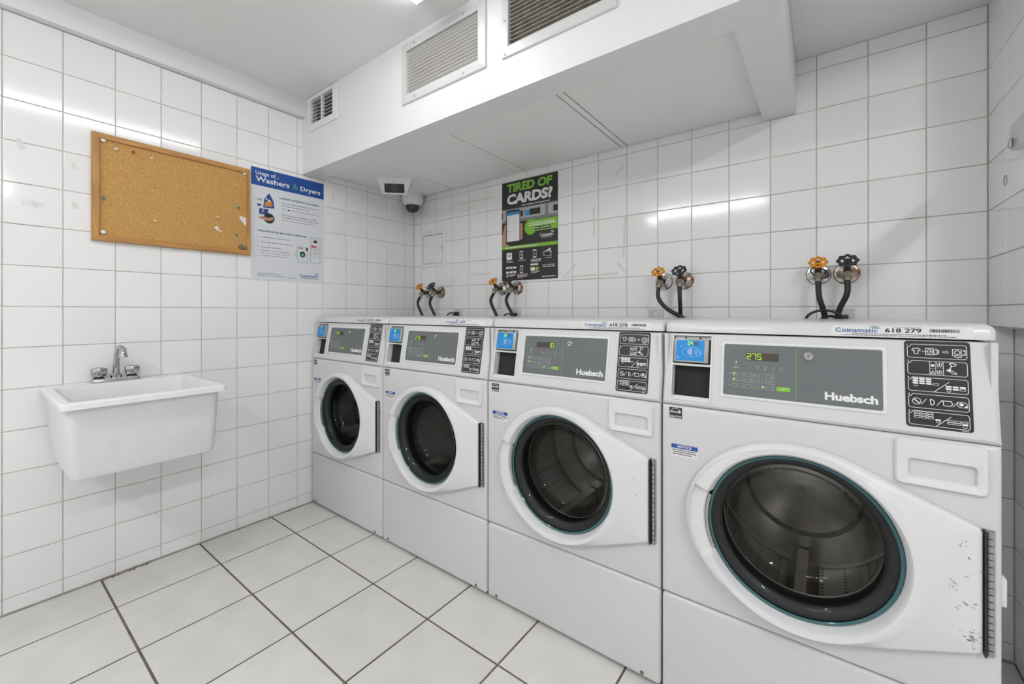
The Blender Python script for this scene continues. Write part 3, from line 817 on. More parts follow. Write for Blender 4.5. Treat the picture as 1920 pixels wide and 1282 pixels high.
    m.loops([dr(.5125, .6555, .7545, .8555, .010, 0), dr(.5135, .6545, .7555, .8545, .010, .006), dr(.5165, .6515, .7585, .8515, .009, .0095),
             dr(.532, .641, .769, .815, .008, .0085), dr(.534, .639, .7705, .8140, .008, .007), dr(.536, .637, .7745, .8132, .007, -.002), dr(.538, .635, .788, .8130, .006, -.030), dr(.546, .627, .800, .8125, .004, -.036)], True, False, True)
    m.build('detergent_drawer', 'plastic_white', t)
    # door
    NA = lambda a: R(161) < a < R(206)
    def loop(fr, fy):
        out = []
        for a, ro in zip(ANG, ROUT):
            r = fr(a, ro); x = r * math.cos(a); k = 1 - 0.45 * max(0, min(1, (x - .17) / (.145)))
            out.append((DCX + x, fy(a) * k, DCZ + r * math.sin(a)))
        return out
    re = lambda a: 1 / math.sqrt((math.cos(a) / EA) ** 2 + (math.sin(a) / EB) ** 2)
    Ls = [loop(lambda a, ro: ro, lambda a: -.001), loop(lambda a, ro: ro, lambda a: -.020), loop(lambda a, ro: ro - .003, lambda a: -.027),
          loop(lambda a, ro: ro - .010, lambda a: -.031),
          loop(lambda a, ro: min(ro - .0105, re(a) * .985), lambda a: -.0315 if not NA(a) else -.024),
          loop(lambda a, ro: min(ro - .012, re(a) * .955), lambda a: -.036 if not NA(a) else -.024),
          loop(lambda a, ro: .222, lambda a: -.041 if not NA(a) else -.0235),
          loop(lambda a, ro: .211, lambda a: -.039 if not NA(a) else -.0225), loop(lambda a, ro: .2055 if not NA(a) else .2085, lambda a: -.032 if not NA(a) else -.018),
          loop(lambda a, ro: .2005 if not NA(a) else .207, lambda a: -.004)]
    dm = MB(); dm.loops(Ls); door = dm.build('door', 'plastic_white', t, smooth=40)
    a_ = [R(163 + 41 * k / 12) for k in range(13)]
    m = MB(); sec = [(.200, -.012), (.2065, -.012), (.2065, -.017), (.200, -.017)]
    m.loops([[(DCX + r * math.cos(a), y, DCZ + r * math.sin(a)) for r, y in sec] for a in a_], True, True, True); m.build('grip_strip', 'grey_metal', door, smooth=0)
    # hinge: long leaf with knuckles
    hb = MB().box(.6465, .6495, -.017, .001, .435, .690).build('hinge', 'black_plastic', t, smooth=0)
    MB().box(.6495, .6635, -.004, .001, .435, .690).build('hinge_leaf', 'steel', hb, smooth=0)
    for k in range(18):
        z = .436 + k * .0141
        MB().lathe([(.0054, 0), (.0054, .0122)], (.6555, -.0070, z), (0, 0, 1), 8, True, True).build('knuckle', 'steel', hb)
    # glass bowl with its teal rim, seal and drum
    AX = (0, 1, 0); O = (DCX, 0, DCZ)
    g = MB().lathe([(.1985, -.006), (.192, -.011), (.176, -.012), (.166, -.008), (.162, .004), (.158, .022), (.160, .027), (.155, .034), (.150, .060), (.140, .078), (.134, .080), (.118, .094), (.080, .104), (.040, .108), (.0005, .109)], O, AX, 64).build('window_glass', 'washer_glass', t, smooth=60)
    MB().lathe([(.2008, .000), (.2008, -.010), (.1985, -.0125), (.194, -.0135), (.1925, -.0115), (.196, -.004), (.196, .0)], O, AX, 64).build('glass_rim', 'teal_rim', g, smooth=60)
    MB().lathe([(.204, -.003), (.196, -.001), (.184, .004), (.172, .012), (.168, .03), (.172, .055), (.205, .06)], O, AX, 48).build('door_seal', 'gasket', t, smooth=60)
    dr_ = MB().lathe([(.172, .062), (.185, .055), (.245, .062), (.250, .075), (.250, .38)], O, AX, 48).build('drum', 'drum_steel', t, smooth=50)
    MB().lathe([(.250, .38), (.235, .385), (.160, .375), (.150, .39), (.05, .385), (.0005, .38)], O, AX, 48).build('drum_back', 'drum_back', dr_, smooth=50)
    for k in range(3):
        a = R(100 + 17 * idx + 120 * k); m = MB(); L = []
        for da, r in ((-.16, .248), (-.07, .20), (.07, .20), (.16, .248)):
            L.append([(DCX + r * math.cos(a + da), y, DCZ + r * math.sin(a + da)) for y in (.08, .37)])
        m.loops(L, False); m.build('lifter', 'drum_back', dr_, smooth=50)
    return t, door

W1 = washer(0, 'white front-load washer numbered 618 276, leftmost, against the left wall', '618 276', '275', '01', True)
W2 = washer(1, 'white front-load washer second from the left wall, beside washer 618 276', '618', '275', '02', False)
W3 = washer(2, 'white front-load washer numbered 618 278, third from the left wall', '618 278', '    10', '03', True)
W4 = washer(3, 'largest-looking white front-load washer numbered 618 279, scuffed door, by the right wall', '618 279', '275', '04', True)
MB().rbox(W_ - .003, W_ + .008, .010, .032, .535, .592, .002).build('side_clip', 'plastic_white', W4[0])
# scuffs on the last door
def scuffs(door, pts, seed):
    r = random.Random(seed); I = Ink(F_FRONT, 0)
    for x, z, sx, sz, n, hor in pts:
        for k in range(n):
            u, v = x + r.gauss(0, sx), z + r.gauss(0, sz); l = r.uniform(.002, .008); w = r.uniform(.0004, .0012)
            kk = 1 - 0.45 * max(0, min(1, (u - DCX - .17) / .145)); I.n = .0322 * kk + .0006
            a = (r.gauss(0.35, .25) if hor else r.gauss(1.3, .4))
            I.line((u, v), (u + l * math.cos(a), v - l * math.sin(a) * .7), w)
    I.build('scuff', 'scuff', door)
scuffs(W4[1], [(.628, .466, .006, .010, 22, True), (.6, .572, .004, .010, 9, False), (.618, .655, .006, .008, 6, False), (.612, .53, .014, .012, 8, True), (.62, .60, .012, .01, 3, True)], 2)
scuffs(W3[1], [(.618, .60, .01, .02, 3, True)], 5)

# ------------------------------------------------------------------ valves, hoses, outlets behind the washers
def wheel(parent, c, nrm, r, m):
    n = Vector(nrm).normalized(); u = Vector((1, 0, 0)); w = n.cross(u).normalized(); c = Vector(c)
    pts = []
    for k in range(64):
        a = 2 * math.pi * k / 64; rr = r * (0.88 + 0.12 * math.cos(8 * a)); pts.append(c + (u * math.cos(a) + w * math.sin(a)) * rr)
    h = MB().tube(pts, r * .15, 8, closed=True)
    for k in range(4):
        a = 2 * math.pi * (k + .5) / 4; d = u * math.cos(a) + w * math.sin(a)
        h.tube([c - n * r * .05, c + d * r * .85], r * .13, 6)
    h.lathe([(r * .0, r * .10), (r * .34, r * .10), (r * .42, -.0), (r * .34, -r * .25)], c, n, 14)
    h.build('handwheel', m, parent)
    MB().lathe([(r * .2, 0), (r * .2, r * .1), (r * .08, r * .16)], c + n * r * .08, n, 10, False, True).build('wheel_screw', 'brass_old', parent)
def valve(x, z, col, label, dy=.09, rust=False, wr_=.029):
    t = thing('water_valve', label, 'valve', (x, YB, z), group='washer shut-off valves on the back wall')
    MB().lathe([(.041, 0), (.041, -.003), (.037, -.008), (.026, -.010), (.018, -.016), (.012, -.017)], (0, 0, 0), (0, 1, 0), 28).build('flange', 'flange_rust' if rust else 'chrome_worn', t)
    b = MB(); b.tube([(0, -.004, 0), (0, -.06, 0)], .010, 12)
    b.tube([(0, -.040, -.002), (0, -.066, .0)], .0145, 12)
    b.tube([(0, -.050, .0), (0, -.078, .022)], [.013, .010], 12)
    b.build('valve_body', 'brass_old', t)
    MB().tube([(0, -.054, .002), (0, -.076, -.010)], .011, 10).tube([(0, -.070, -.006), (0, -.082, -.022)], [.016, .0145], 8).tube([(0, -.08, -.019), (0, -.086, -.034)], .011, 10).build('hose_nut', 'nut_metal', t, smooth=30)
    MB().tube([(0, -.074, .019), (0, -dy, .036)], .006, 8).build('stem', 'brass_old', t)
    wheel(t, (0, -dy - .004, .040), (0, -.74, .67), wr_, 'wheel_' + col)
    return t
def hose(pts, label, r=.0095):
    o = MB().tube(spline(pts, 8), r, 10).build('water_hose', 'rubber', None, smooth=60)
    return tag(o, label, 'hose', 'washer hoses hanging from the valves')
VN = ['the leftmost washer', 'the second washer from the left', 'the third washer from the left', 'the rightmost washer']
VALS = [(-2.276, -2.153, 1.272), (-1.607, -1.49, 1.279), (-.617, -.524, 1.280), (-.021, .066, 1.281)]
for k, (xa, xb, z) in enumerate(VALS):
    valve(xa, z, 'orange', 'orange-handled water valve on the wall above ' + VN[k], wr_=.028)
    valve(xb, z, 'black', 'black-handled water valve on the wall above ' + VN[k], rust=True, wr_=.030)
    y = YB - .087; dz = z - .032
    if k < 2:
        A = [(xa, y, dz), (xa - .018, y - .004, dz - .05), (xa + .012, y + .01, dz - .13), (xa + .05, y + .03, dz - .25)]
        B = [(xb, y, dz), (xb - .016, y - .004, dz - .05), (xb + .016, y + .01, dz - .13), (xb + .05, y + .03, dz - .25)]
    elif k == 2:
        A = [(xa, y, dz), (xa + .002, y - .006, dz - .05), (xa + .04, y - .002, dz - .10), (xa + .13, y + .02, dz - .16), (xa + .2, y + .045, dz - .25)]
        B = [(xb, y, dz), (xb + .002, y + .0, dz - .06), (xb - .004, y + .03, dz - .13), (xb - .015, y + .045, dz - .25)]
    else:
        A = [(xa, y, dz), (xa + .004, y, dz - .06), (xa + .020, y + .02, dz - .13), (xa + .028, y + .035, dz - .25)]
        B = [(xb, y, dz), (xb - .002, y, dz - .05), (xb - .026, y + .02, dz - .12), (xb - .042, y + .035, dz - .25)]
    hose(A, 'black rubber hose from the orange-handled valve above ' + VN[k])
    hose(B, 'black rubber hose from the black-handled valve above ' + VN[k])
# a tie looped round the last orange valve
c = Vector((-.016, YB - .092, 1.281))
o = MB().tube([c + Vector((.027 * math.cos(a), -.004 - .012 * math.sin(a), .017 * math.sin(a) - .010 * math.cos(a))) for a in [2 * math.pi * k / 28 for k in range(28)]], .0025, 6, closed=True).build('cable_tie', 'rubber')
tag(o, 'thin black tie looped around the orange-handled valve above the rightmost washer', 'cable tie')
def outlet(x, zc, label, plug=True, flip=1):
    t = thing('wall_outlet', label, 'outlet', (x, YB, zc))
    MB().rbox(-.035, .035, -.006, .001, -.0575, .0575, .002, 2).build('cover_plate', 'slat_white', t)
    for s in (-.02, .02): MB().lathe([(.0165, 0), (.0165, .002), (.015, .003)], (0, -.006, s), (0, -1, 0), 16, False, True).build('socket', 'plastic_white', t)
    if plug:
        MB().rbox(-.016, .016, -.034, -.0095, .006, .034, .004, 2).tube(spline([(flip * .010, -.025, .02), (flip * .045, -.03, .028), (flip * .075, -.035, .004), (flip * .09, -.04, -.09)], 6), .004, 8).build('plug', 'rubber', t)
    return t
outlet(-1.985, 1.100, 'pale wall outlet with a black plug behind the second washer', True, -1)
outlet(-1.500, 1.094, 'pale wall outlet partly hidden below the black poster', True, -1)
outlet(-.656, 1.092, 'pale wall outlet peeking above the third washer', False)
outlet(.055, 1.090, 'pale wall outlet peeking behind the hoses of the rightmost washer', True, -1)
o = MB().tube(spline([(-.075, YB - .096, 1.06), (-.05, YB - .096, 1.122), (.0, YB - .096, 1.140), (.05, YB - .096, 1.118), (.07, YB - .096, 1.05)], 8), .0045, 8).build('power_cord', 'rubber', None, smooth=60)
tag(o, 'thin black power cord arching between the two hoses of the rightmost washer', 'cord')

# ------------------------------------------------------------------ access panel, cameras, wall box
t = thing('access_panel', 'small white metal access door set in the back wall near the corner', 'access panel', (-2.232, YB, 1.4535))
f = lambda u, v, n: (u + 2.232, -n, v - 1.4535)
def RL(a, b, c, d, r, n): return [(u, v, n) for u, v in rrect(a, b, c, d, r, 3)]
m = MB(f); m.loops([RL(-2.357, -2.107, 1.4535, 1.7125, .012, -.002), RL(-2.357, -2.107, 1.4535, 1.7125, .012, .004), RL(-2.354, -2.110, 1.4565, 1.7095, .010, .006), RL(-2.337, -2.134, 1.479, 1.685, .001, .006), RL(-2.337, -2.134, 1.479, 1.685, .001, .0005)])
m.build('frame', 'paint', t)
MB(f).box(-2.3395, -2.1315, 1.4765, 1.6875, -.002, .0006).build('door_gap_shade', 'gap_shade', t, smooth=0)  # dark backing added round the door, shade of the gap put in as colour
dd = MB(f).rbox(-2.3345, -2.1375, 1.4815, 1.6815, -.001, .0045, .001, 1).build('door', 'paint', t)
MB(f).lathe([(.005, 0), (.005, .002), (.002, .003)], (-2.15, 1.585, .0045), (0, 0, 1), 10, False, True).build('lock', 'grey_metal', dd)
MB(f).box(-2.1368, -2.1345, 1.562, 1.612, .001, .006).build('latch', 'cap_ring', dd, smooth=0)

t = thing('dome_camera', 'white dome security camera with smoked bubble in the ceiling corner', 'security camera', (-2.362, 1.972, 1.975))
MB().lathe([(.0765, 0), (.0765, -.050), (.074, -.056), (.064, -.070), (.052, -.079), (.0475, -.080)], (0, 0, 0), (0, 0, 1), 32, True).build('housing', 'paint', t)
MB().lathe([(.048, -.078), (.0475, -.090), (.043, -.107), (.032, -.121), (.017, -.128), (.0005, -.130)], (0, 0, 0), (0, 0, 1), 28).build('dome', 'dome_smoke', t, smooth=60)
MB().lathe([(.003, 0), (.003, .001)], (.045, -.052, -.066), (.6, -.75, -.3), 8, False, True).build('screw', 'grey_metal', t)

t = thing('box_camera', 'white wedge-shaped security camera with black window under the soffit', 'security camera', (-2.154, 1.651, 1.975), (0, 0, R(45)))
# local: x along the front edge, -y faces the room
m = MB(); top = [(-.108, -.0, -.0005), (.108, 0, -.0005), (.095, .19, -.0005), (-.095, .19, -.0005)]
fr_ = lambda s, z, y: [(-.108 * s, y, z), (.108 * s, y, z)]
bot = [(-.074, .028, -.098), (.074, .028, -.098), (.066, .14, -.060), (-.066, .14, -.060)]
m.loops([bot, top], True, True, True); m.build('housing', 'paint', t, smooth=0)
def CF(u, v, n):   # sloped front face
    k = .028 / .0975; c = 1 / math.sqrt(1 + k * k); return (u, k * -(v) - n * c, v - n * c * k)
w = MB(CF); w.loops([[(u, v, .0005) for u, v in rrect(-.061, .061, -.088, -.035, .006, 3)], [(u, v, .0015) for u, v in rrect(-.061, .061, -.088, -.035, .006, 3)]], True, False, True)
w = w.build('window', 'camera_glass', t)
MB(CF).lathe([(.022, 0), (.022, .0015), (.019, .0015), (.015, .0003), (.006, .0003), (.005, .0012), (.0004, .0012)], (0, -.058, .0016), (0, 0, 1), 24).build('lens', 'camera_lens', w)
MB(CF).lathe([(.0045, 0), (.003, .002)], (-.004, -.016, .0002), (0, 0, 1), 10, False, True).build('screw', 'grey_metal', t)

t = thing('wall_box', 'white box with a steel catch on the right wall at the picture edge', 'wall box', (XR, 1.66, 1.568))
MB().rbox(-.03, 0, -.30, .060, .0, .070, .003).build('body', 'enamel', t)
MB().rbox(-.036, -.030, .036, .052, .006, .030, .002).build('catch', 'steel', t)

# ------------------------------------------------------------------ cork board and what is stuck in it
BY0, BY1, BZ0, BZ1 = .336, .935, 1.4335, 1.886
t = thing('bulletin_board', 'empty brown cork board in an oak frame above the sink', 'bulletin board', (-LX, (BY0 + BY1) / 2, BZ0))
ob, oz = (BY0 + BY1) / 2, BZ0
f = lambda u, v, n: (n, u - ob, v - oz)
fw = .024
def member(pts_out, pts_in, name, horiz):
    m = MB(f); a, b = pts_out; d, c = pts_in
    m.loops([[(*p, .001) for p in (a, b, c, d)], [(*p, .018) for p in (a, b, c, d)], [(p[0] * .94 + q[0] * .06, p[1] * .94 + q[1] * .06, .0205) for p, q in zip((a, b, c, d), (d, c, b, a))]], True, False, True)
    o = m.build(name, 'oak', t, smooth=0)
    uv = o.data.uv_layers.new(name='UVMap')
    for l in o.data.loops:
        co = o.data.vertices[l.vertex_index].co
        uv.data[l.index].uv = (co.y * .1, co.z + co.x) if horiz else (co.y + co.x, co.z * .1)
oo = [(BY0, BZ0), (BY1, BZ0), (BY1, BZ1), (BY0, BZ1)]; ii = [(BY0 + fw, BZ0 + fw), (BY1 - fw * .7, BZ0 + fw), (BY1 - fw * .7, BZ1 - fw), (BY0 + fw, BZ1 - fw)]
for k in range(4): member((oo[k], oo[(k + 1) % 4]), (ii[k], ii[(k + 1) % 4]), 'frame_rail', k % 2 == 0)
MB(f).box(BY0 + .01, BY1 - .01, BZ0 + .01, BZ1 - .01, .002, .011).build('cork_sheet', 'cork', t, smooth=0)
for u, v, m_ in ((.371, 1.859, 'cap_white'), (.909, 1.859, 'cap_white'), (.371, 1.471, 'cap_white'), (.913, 1.468, 'clip_grey')):
    c = MB(f).lathe([(.0098, 0), (.0098, .003), (.008, .004)], (u, v, .011), (0, 0, 1), 18, False, True).build('screw_cap', 'cap_ring', t)
    MB(f).lathe([(.0085, 0), (.0085, .001), (.004, .0022)], (u, v, .0145), (0, 0, 1), 16, False, True).build('cap_face', m_, c)
def pin(u, v, m_, label, s=1.0):
    o = MB().lathe([(.0007, 0), (.0007, .004), (.0045 * s, .0045), (.0045 * s, .006), (.0024 * s, .007), (.0024 * s, .0125), (.0042 * s, .0145), (.0042 * s, .016)], (0, 0, 0), (1, .15, -.2), 12, True, True).build('push_pin', m_, None)
    o.location = (-LX + .0102, u, v); tag(o, label, 'push pin', 'push pins on the cork board')
pin(.409, 1.834, 'pin_clear', 'clear push pin nearest the top left corner of the cork board', 1.2)
pin(.465, 1.838, 'pin_red', 'red push pin near the top left of the cork board', 1.2)
pin(.526, 1.829, 'pin_clear', 'clear push pin to the right of the red one', .9)
pin(.371, 1.615, 'pin_blue', 'blue push pin at the left edge of the cork board', 1.1)
pin(.540, 1.549, 'pin_clear', 'clear push pin low in the left half of the cork board', .9)
pin(.785, 1.610, 'pin_clear', 'clear push pin above the small torn paper scrap', .9)
pin(.878, 1.675, 'pin_teal', 'teal push pin at the right side above the paper scraps', 1.1)
pin(.868, 1.532, 'pin_teal', 'teal push pin low on the right below the torn papers', 1.0)
def scrap(pts, label):
    u0 = sum(p[0] for p in pts) / len(pts); v0 = sum(p[1] for p in pts) / len(pts); r = random.Random(len(pts))
    m = MB(); h = [r.uniform(.0006, .003) for _ in pts]
    L = [[(a, p[0] - u0, p[1] - v0) for p, a in zip(pts, h)], [(a + .0004, p[0] - u0, p[1] - v0) for p, a in zip(pts, h)]]
    m.loops(L, True, True, True); o = m.build('paper_scrap', 'paper', None, smooth=0); o.location = (-LX + .0108, u0, v0); tag(o, label, 'paper scrap', 'torn paper scraps on the cork board')
scrap([(.773, 1.556), (.779, 1.562), (.793, 1.561), (.789, 1.553), (.795, 1.547), (.806, 1.541), (.800, 1.537), (.786, 1.543), (.777, 1.549)], 'small curled white paper scrap left of the larger one on the cork board')
scrap([(.883, 1.626), (.889, 1.632), (.917, 1.628), (.917, 1.582), (.905, 1.596), (.894, 1.609)], 'larger torn white paper scrap at the right frame of the cork board')
o = MB().rbox(0, .006, -.010, .010, -.011, .011, .001, 1).build('binder_clip', 'clip_grey', None); o.location = (-LX + .0112, .892, 1.474); o.rotation_euler = (R(40), 0, 0)
tag(o, 'small dark square magnet in the bottom right corner of the cork board', 'magnet'); o.name = 'square_magnet'

# ------------------------------------------------------------------ posters
def poster(name, label, f0, loc, w, h, m_sheet):
    t = thing(name, label, 'poster', loc)
    m = MB(f0); m.box(0, w, 0, h, 0.0005, .002); s = m.build('sheet', m_sheet, t, smooth=0); return t, s
t, s = poster('usage_poster', 'white and blue washer usage instruction poster beside the cork board', F_LEFT, (-LX, .944, 1.3075), .404, .605, 'paper_shiny')
n = .0025; w, h = .404, .605
Ink(F_LEFT, n).rect(0, w, .510, h).build('blue_header', 'blue_print', t)
I = Ink(F_LEFT, n + .0004); I.text('Usage of...', .022, .569, h=.021, bold=.012).build('title', 'white_print', t)
Ink(F_LEFT, n + .0004).text('Washers', .022, .531, u1=.200, v1=.560, bold=.02).build('title', 'white_print', t)
Ink(F_LEFT, n + .0004).text('Dryers', .262, .524, u1=.382, v1=.558, bold=.02).build('title', 'white_print', t)
Ink(F_LEFT, n + .0004).text('&', .218, .531, u1=.248, v1=.563, bold=.0).build('ampersand', 'brand_green', t)
I = Ink(F_LEFT, n)
I.text('LAUNDRY DETERGENT GUIDELINES', .145, .460, u1=.372, v1=.4695, bold=.02).build('heading', 'navy_print', t)
I = Ink(F_LEFT, n); I.text('WASHER/DRYER MACHINE GUIDELINES', .033, .263, u1=.300, v1=.2725, bold=.02)
I.build('heading', 'navy_print', t)
I = Ink(F_LEFT, n)
T_ = lambda s, u, v, u1, hh=.0062, b=.008: I.text(s, u, v, u1=u1, h=hh, bold=b)
T_('1.', .146, .437, .151); T_('For the best cleaning performance, 1/4 cup of low', .160, .437, .374); T_('water liquid detergent is all you need.', .160, .422, .318)
T_('Note:     is recommended for best cleaning performance.', .160, .403, .374, .005, 0); I.disc(.196, .405, .006, 10, .004)
T_('2.', .146, .371, .151); T_('If you must use powdered detergent or PODS,', .160, .371, .360); T_('please place directly into washer before clothing.', .160, .357, .372)
T_('Note: Do not place in the liquid detergent dispenser.', .160, .341, .348, .005, 0)
T_('3.', .034, .232, .040); T_('Only fill the drum 3/4 of the way.', .050, .232, .200)
T_('4.', .034, .205, .040); T_('Clean dryer lint filter after every use.', .050, .205, .218)
T_('5.', .034, .178, .040); T_('Do not dry comforters.', .050, .178, .155)
for j, q in enumerate(('Note: Failure to follow these instructions', 'will result in low efficiency drying and', 'overloaded dryers can be a fire hazard.')): T_(q, .050, .160 - .0135 * j, .208 - .006 * j, .005, 0)
T_('1/4', .030, .430, .052, .012, .01)
I.path([(.244, .115), (.306, .115), (.306, .205), (.244, .205)], .0012, True).rect(.250, .276, .196, .200).rect(.296, .305, .186, .203).disc(.275, .162, .017, 20)
I.path([(.240, .185), (.235, .165), (.238, .148), (.244, .150)], .0012)
I.path([(.322, .118), (.381, .118), (.381, .268), (.322, .268)], .0012, True).path([(.328, .195), (.376, .195), (.376, .155), (.328, .155)], .001, True).arc(.352, .175, .012, .001, 0, 360, 10, .008).arc(.352, .175, .005, .001, 0, 360, 8)
I.path([(.328, .262), (.340, .245), (.328, .230)], .001).path([(.376, .262), (.364, .245), (.376, .230)], .001).disc(.352, .246, .011, 10, .009).line((.322, .205), (.381, .205), .001)
I.build('body_text', 'black_print', t)
Ink(F_LEFT, n + .0003).disc(.275, .160, .011, 14, .009).build('wash_load', 'brand_green', t)
Ink(F_LEFT, n + .0003).rect(.326, .350, .211, .222).rect(.352, .362, .212, .219).line((.306, .165), (.322, .162), .001).build('red_mark', 'red_print', t)
I = Ink(F_LEFT, n); I.poly([(.060, .395), (.118, .399), (.114, .437), (.101, .462), (.091, .478), (.083, .468), (.066, .440)]).rect(.030, .050, .400, .412).poly([(.040, .357), (.086, .358), (.086, .390), (.040, .388)])
I.build('bottle_picture', 'blue_print', t)
Ink(F_LEFT, n + .0003).poly([(.068, .404), (.108, .407), (.106, .430), (.092, .447), (.079, .432), (.070, .424)]).poly([(.052, .366), (.060, .366), (.066, .388), (.058, .388)]).build('bottle_label', 'orange_print', t)
Ink(F_LEFT, n + .0006).text('Liquid', .075, .422, u1=.101, v1=.428, bold=.02).text('Detergent', .071, .411, u1=.106, v1=.418, bold=.02).build('bottle_lettering', 'navy_print', t)
Ink(F_LEFT, n + .0006).disc(.078, .445, .005).disc(.092, .437, .006, 10, .005).build('bottle_shine', 'white_print', t)
Ink(F_LEFT, n).disc(.092, .340, .030, 22).build('photo_rim', 'grey_print', t)
Ink(F_LEFT, n + .0003).disc(.090, .341, .027, 22).build('photo_disc', 'black_print', t)
Ink(F_LEFT, n + .0006).poly([(.036, .340), (.060, .348), (.088, .342), (.108, .352), (.114, .338), (.092, .326), (.066, .328), (.040, .334)]).build('photo_hand', 'skin_print', t)
ib, ig = Ink(F_LEFT, n), Ink(F_LEFT, n); brand(ib, ig, .258, .375, .029, .057)
ib.text('Customer Care and Assistance', .030, .033, u1=.145, v1=.0405).text('1-800-561-1972 • www.coinamatic.com', .030, .0215, u1=.178, v1=.028).dashes(.195, .240, .018, .0025, 5, .007).dashes(.272, .330, .0215, .003, 6, .009)
ig.dashes(.335, .372, .0215, .003, 8, .009); ib.build('wordmark', 'brand_blue', t); ig.build('wave_mark', 'brand_green', t)

t, s = poster('app_poster', 'black and green TIRED OF CARDS poster on the back wall', F_FRONT, (-1.608, YB, 1.3255), .401, .606, 'poster_black')
w, h = .401, .606; n = .0025
Ink(F_FRONT, n).rect(0, w, .355, .440).build('grey_band', 'poster_grey', t)
for a, b in ((.0, .036), (.110, .168), (.172, .318), (.338, .401)): Ink(F_FRONT, n + .0003).rect(a, b, .372, .433).build('machine_picture', 'poster_light', t)
for a, b in ((0, .008), (.142, .160), (.208, .284), (.372, .401)): Ink(F_FRONT, n + .0006).rect(a, b, .384, .420).build('machine_window', 'black_print', t)
Ink(F_FRONT, n + .0006).rect(.178, .206, .384, .414).build('machine_sticker', 'sky_print', t)
I = Ink(F_FRONT, n + .0006); I.rect(.286, .314, .380, .430).rect(.344, .366, .384, .424); I.text('025', .215, .387, h=.008); I.build('machine_label', 'grey_print', t)
Ink(F_FRONT, n).text('TIRED OF', .040, .540, u1=.366, v1=.594, bold=.05, shear=.08).build('green_title', 'lime_poster', t)
I = Ink(F_FRONT, n); I.text('CARDS?', .040, .466, u1=.368, v1=.530, bold=.05, shear=.08); I.build('white_title', 'white_print', t); Ink(F_FRONT, n).dashes(.150, .350, .448, .005, 3, .014).build('subtitle', 'white_print', t)
I = Ink(F_FRONT, n + .0007)
I.poly([(0, .215), (.045, .208), (.075, .240), (.075, .300), (.040, .352), (.022, .345), (.010, .300), (0, .265)])
for v in (.258, .282, .306, .330): I.disc(.147, v, .013, 10, .014)
I.build('hand_picture', 'skin_print', t)
Ink(F_FRONT, n + .0010).poly(rrect(.034, .139, .222, .430, .010)).build('phone_body', 'black_print', t)
Ink(F_FRONT, n + .0013).rect(.040, .135, .240, .418).build('phone_screen', 'white_print', t)
Ink(F_FRONT, n + .0016).rect(.040, .135, .400, .418).build('phone_bar', 'sky_print', t)
I = Ink(F_FRONT, n + .0016)
for v in (.366, .346, .298, .278):
    for u in (.046, .092): I.rect(u, u + .005, v, v + .008).rect(u + .009, u + .022, v + .003, v + .005)
for v in (.390, .330, .262): I.rect(.041, .134, v, v + .0008)
I.build('phone_text', 'grey_print', t)
cx, cy = .215, .312
I = Ink(F_FRONT, n + .0010); I.poly([(cx + (.047 if k % 2 else .038) * math.cos(2 * math.pi * k / 40), cy + (.052 if k % 2 else .042) * math.sin(2 * math.pi * k / 40)) for k in range(40)])
I.build('green_burst', 'lime_poster', t)
Ink(F_FRONT, n + .0011).poly([(.205, .285), (w, .285), (w, .352), (.205, .352)]).build('green_banner', 'lime_poster', t); Ink(F_FRONT, n + .0010).rect(0, w, .192, .212).build('green_strip', 'lime_poster', t)
I = Ink(F_FRONT, n + .0014); I.dashes(.205, .380, .330, .006, 11, .016).dashes(.205, .392, .318, .007, 12, .016); I.dashes(.026, .260, .199, .006, 13, .016)
I.build('burst_text', 'paper', t)
for a, b in ((.240, .290), (.296, .356)): Ink(F_FRONT, n + .0014).rect(a, b, .292, .310).build('store_badge', 'black_print', t)
I = Ink(F_FRONT, n + .0018); I.disc(.246, .301, .004).rect(.253, .284, .300, .304).disc(.303, .301, .004).rect(.310, .350, .300, .304); I.build('badge_text', 'white_print', t)
I = Ink(F_FRONT, n); brand(I, I, .282, .378, .247, .277); I.rect(.290, .362, .241, .243)
I.poly(rrect(.036, .078, .128, .172, .008))
for u, v, s_ in ((.136, .128, 1), (.232, .128, 1), (.138, .042, .95)):
    I.poly(rrect(u, u + .024 * s_, v, v + .048 * s_, .004))
for u in (.304, .310): I.path([(u, .134), (u + .048, .130), (u + .048, .156), (u, .160)], .0015, True)
I.poly([(.300, .152), (.352, .178), (.358, .150), (.350, .150), (.346, .164)])
for u0 in (.032, .060, .088):
    for v0 in (.073, .045): I.rect(u0, u0 + .022, v0, v0 + .012)
for u0 in (.215, .243): I.rect(u0, u0 + .026, .083, .094)
I.rect(.215, .246, .052, .072)
for u, v, l in ((.036, .118, .045), (.036, .112, .052), (.125, .118, .055), (.220, .118, .070), (.216, .111, .075), (.222, .104, .066), (.322, .120, .040), (.034, .034, .06), (.034, .028, .066), (.036, .022, .045), (.120, .034, .075), (.116, .027, .078), (.120, .020, .07), (.122, .013, .04), (.220, .044, .06), (.220, .038, .04)):
    I.dashes(u, u + l, v, .0032, int(u * 1000 + v * 100), .012)
I.text('NEED ASSISTANCE?', .300, .078, u1=.384, v1=.084, bold=.02).dashes(.300, .384, .069, .004, 5, .014).dashes(.297, .390, .012, .005, 6, .016)
I.build('white_print', 'white_print', t)
I = Ink(F_FRONT, n + .0004)
for u, v, s_ in ((.136, .128, 1), (.232, .128, 1), (.138, .042, .95)): I.rect(u + .0025, u + .0215 * s_, v + .007, v + .041 * s_)
I.path([(.045, .145), (.054, .152), (.060, .148), (.069, .155)], .003).path([(.045, .153), (.054, .160), (.060, .156), (.069, .163)], .003)
I.build('icon_screen', 'black_print', t)
I = Ink(F_FRONT, n + .0006); I.poly([(.080, .068), (.104, .040), (.108, .034), (.098, .030), (.076, .060)]); I.build('hand_icon', 'skin_print', t)
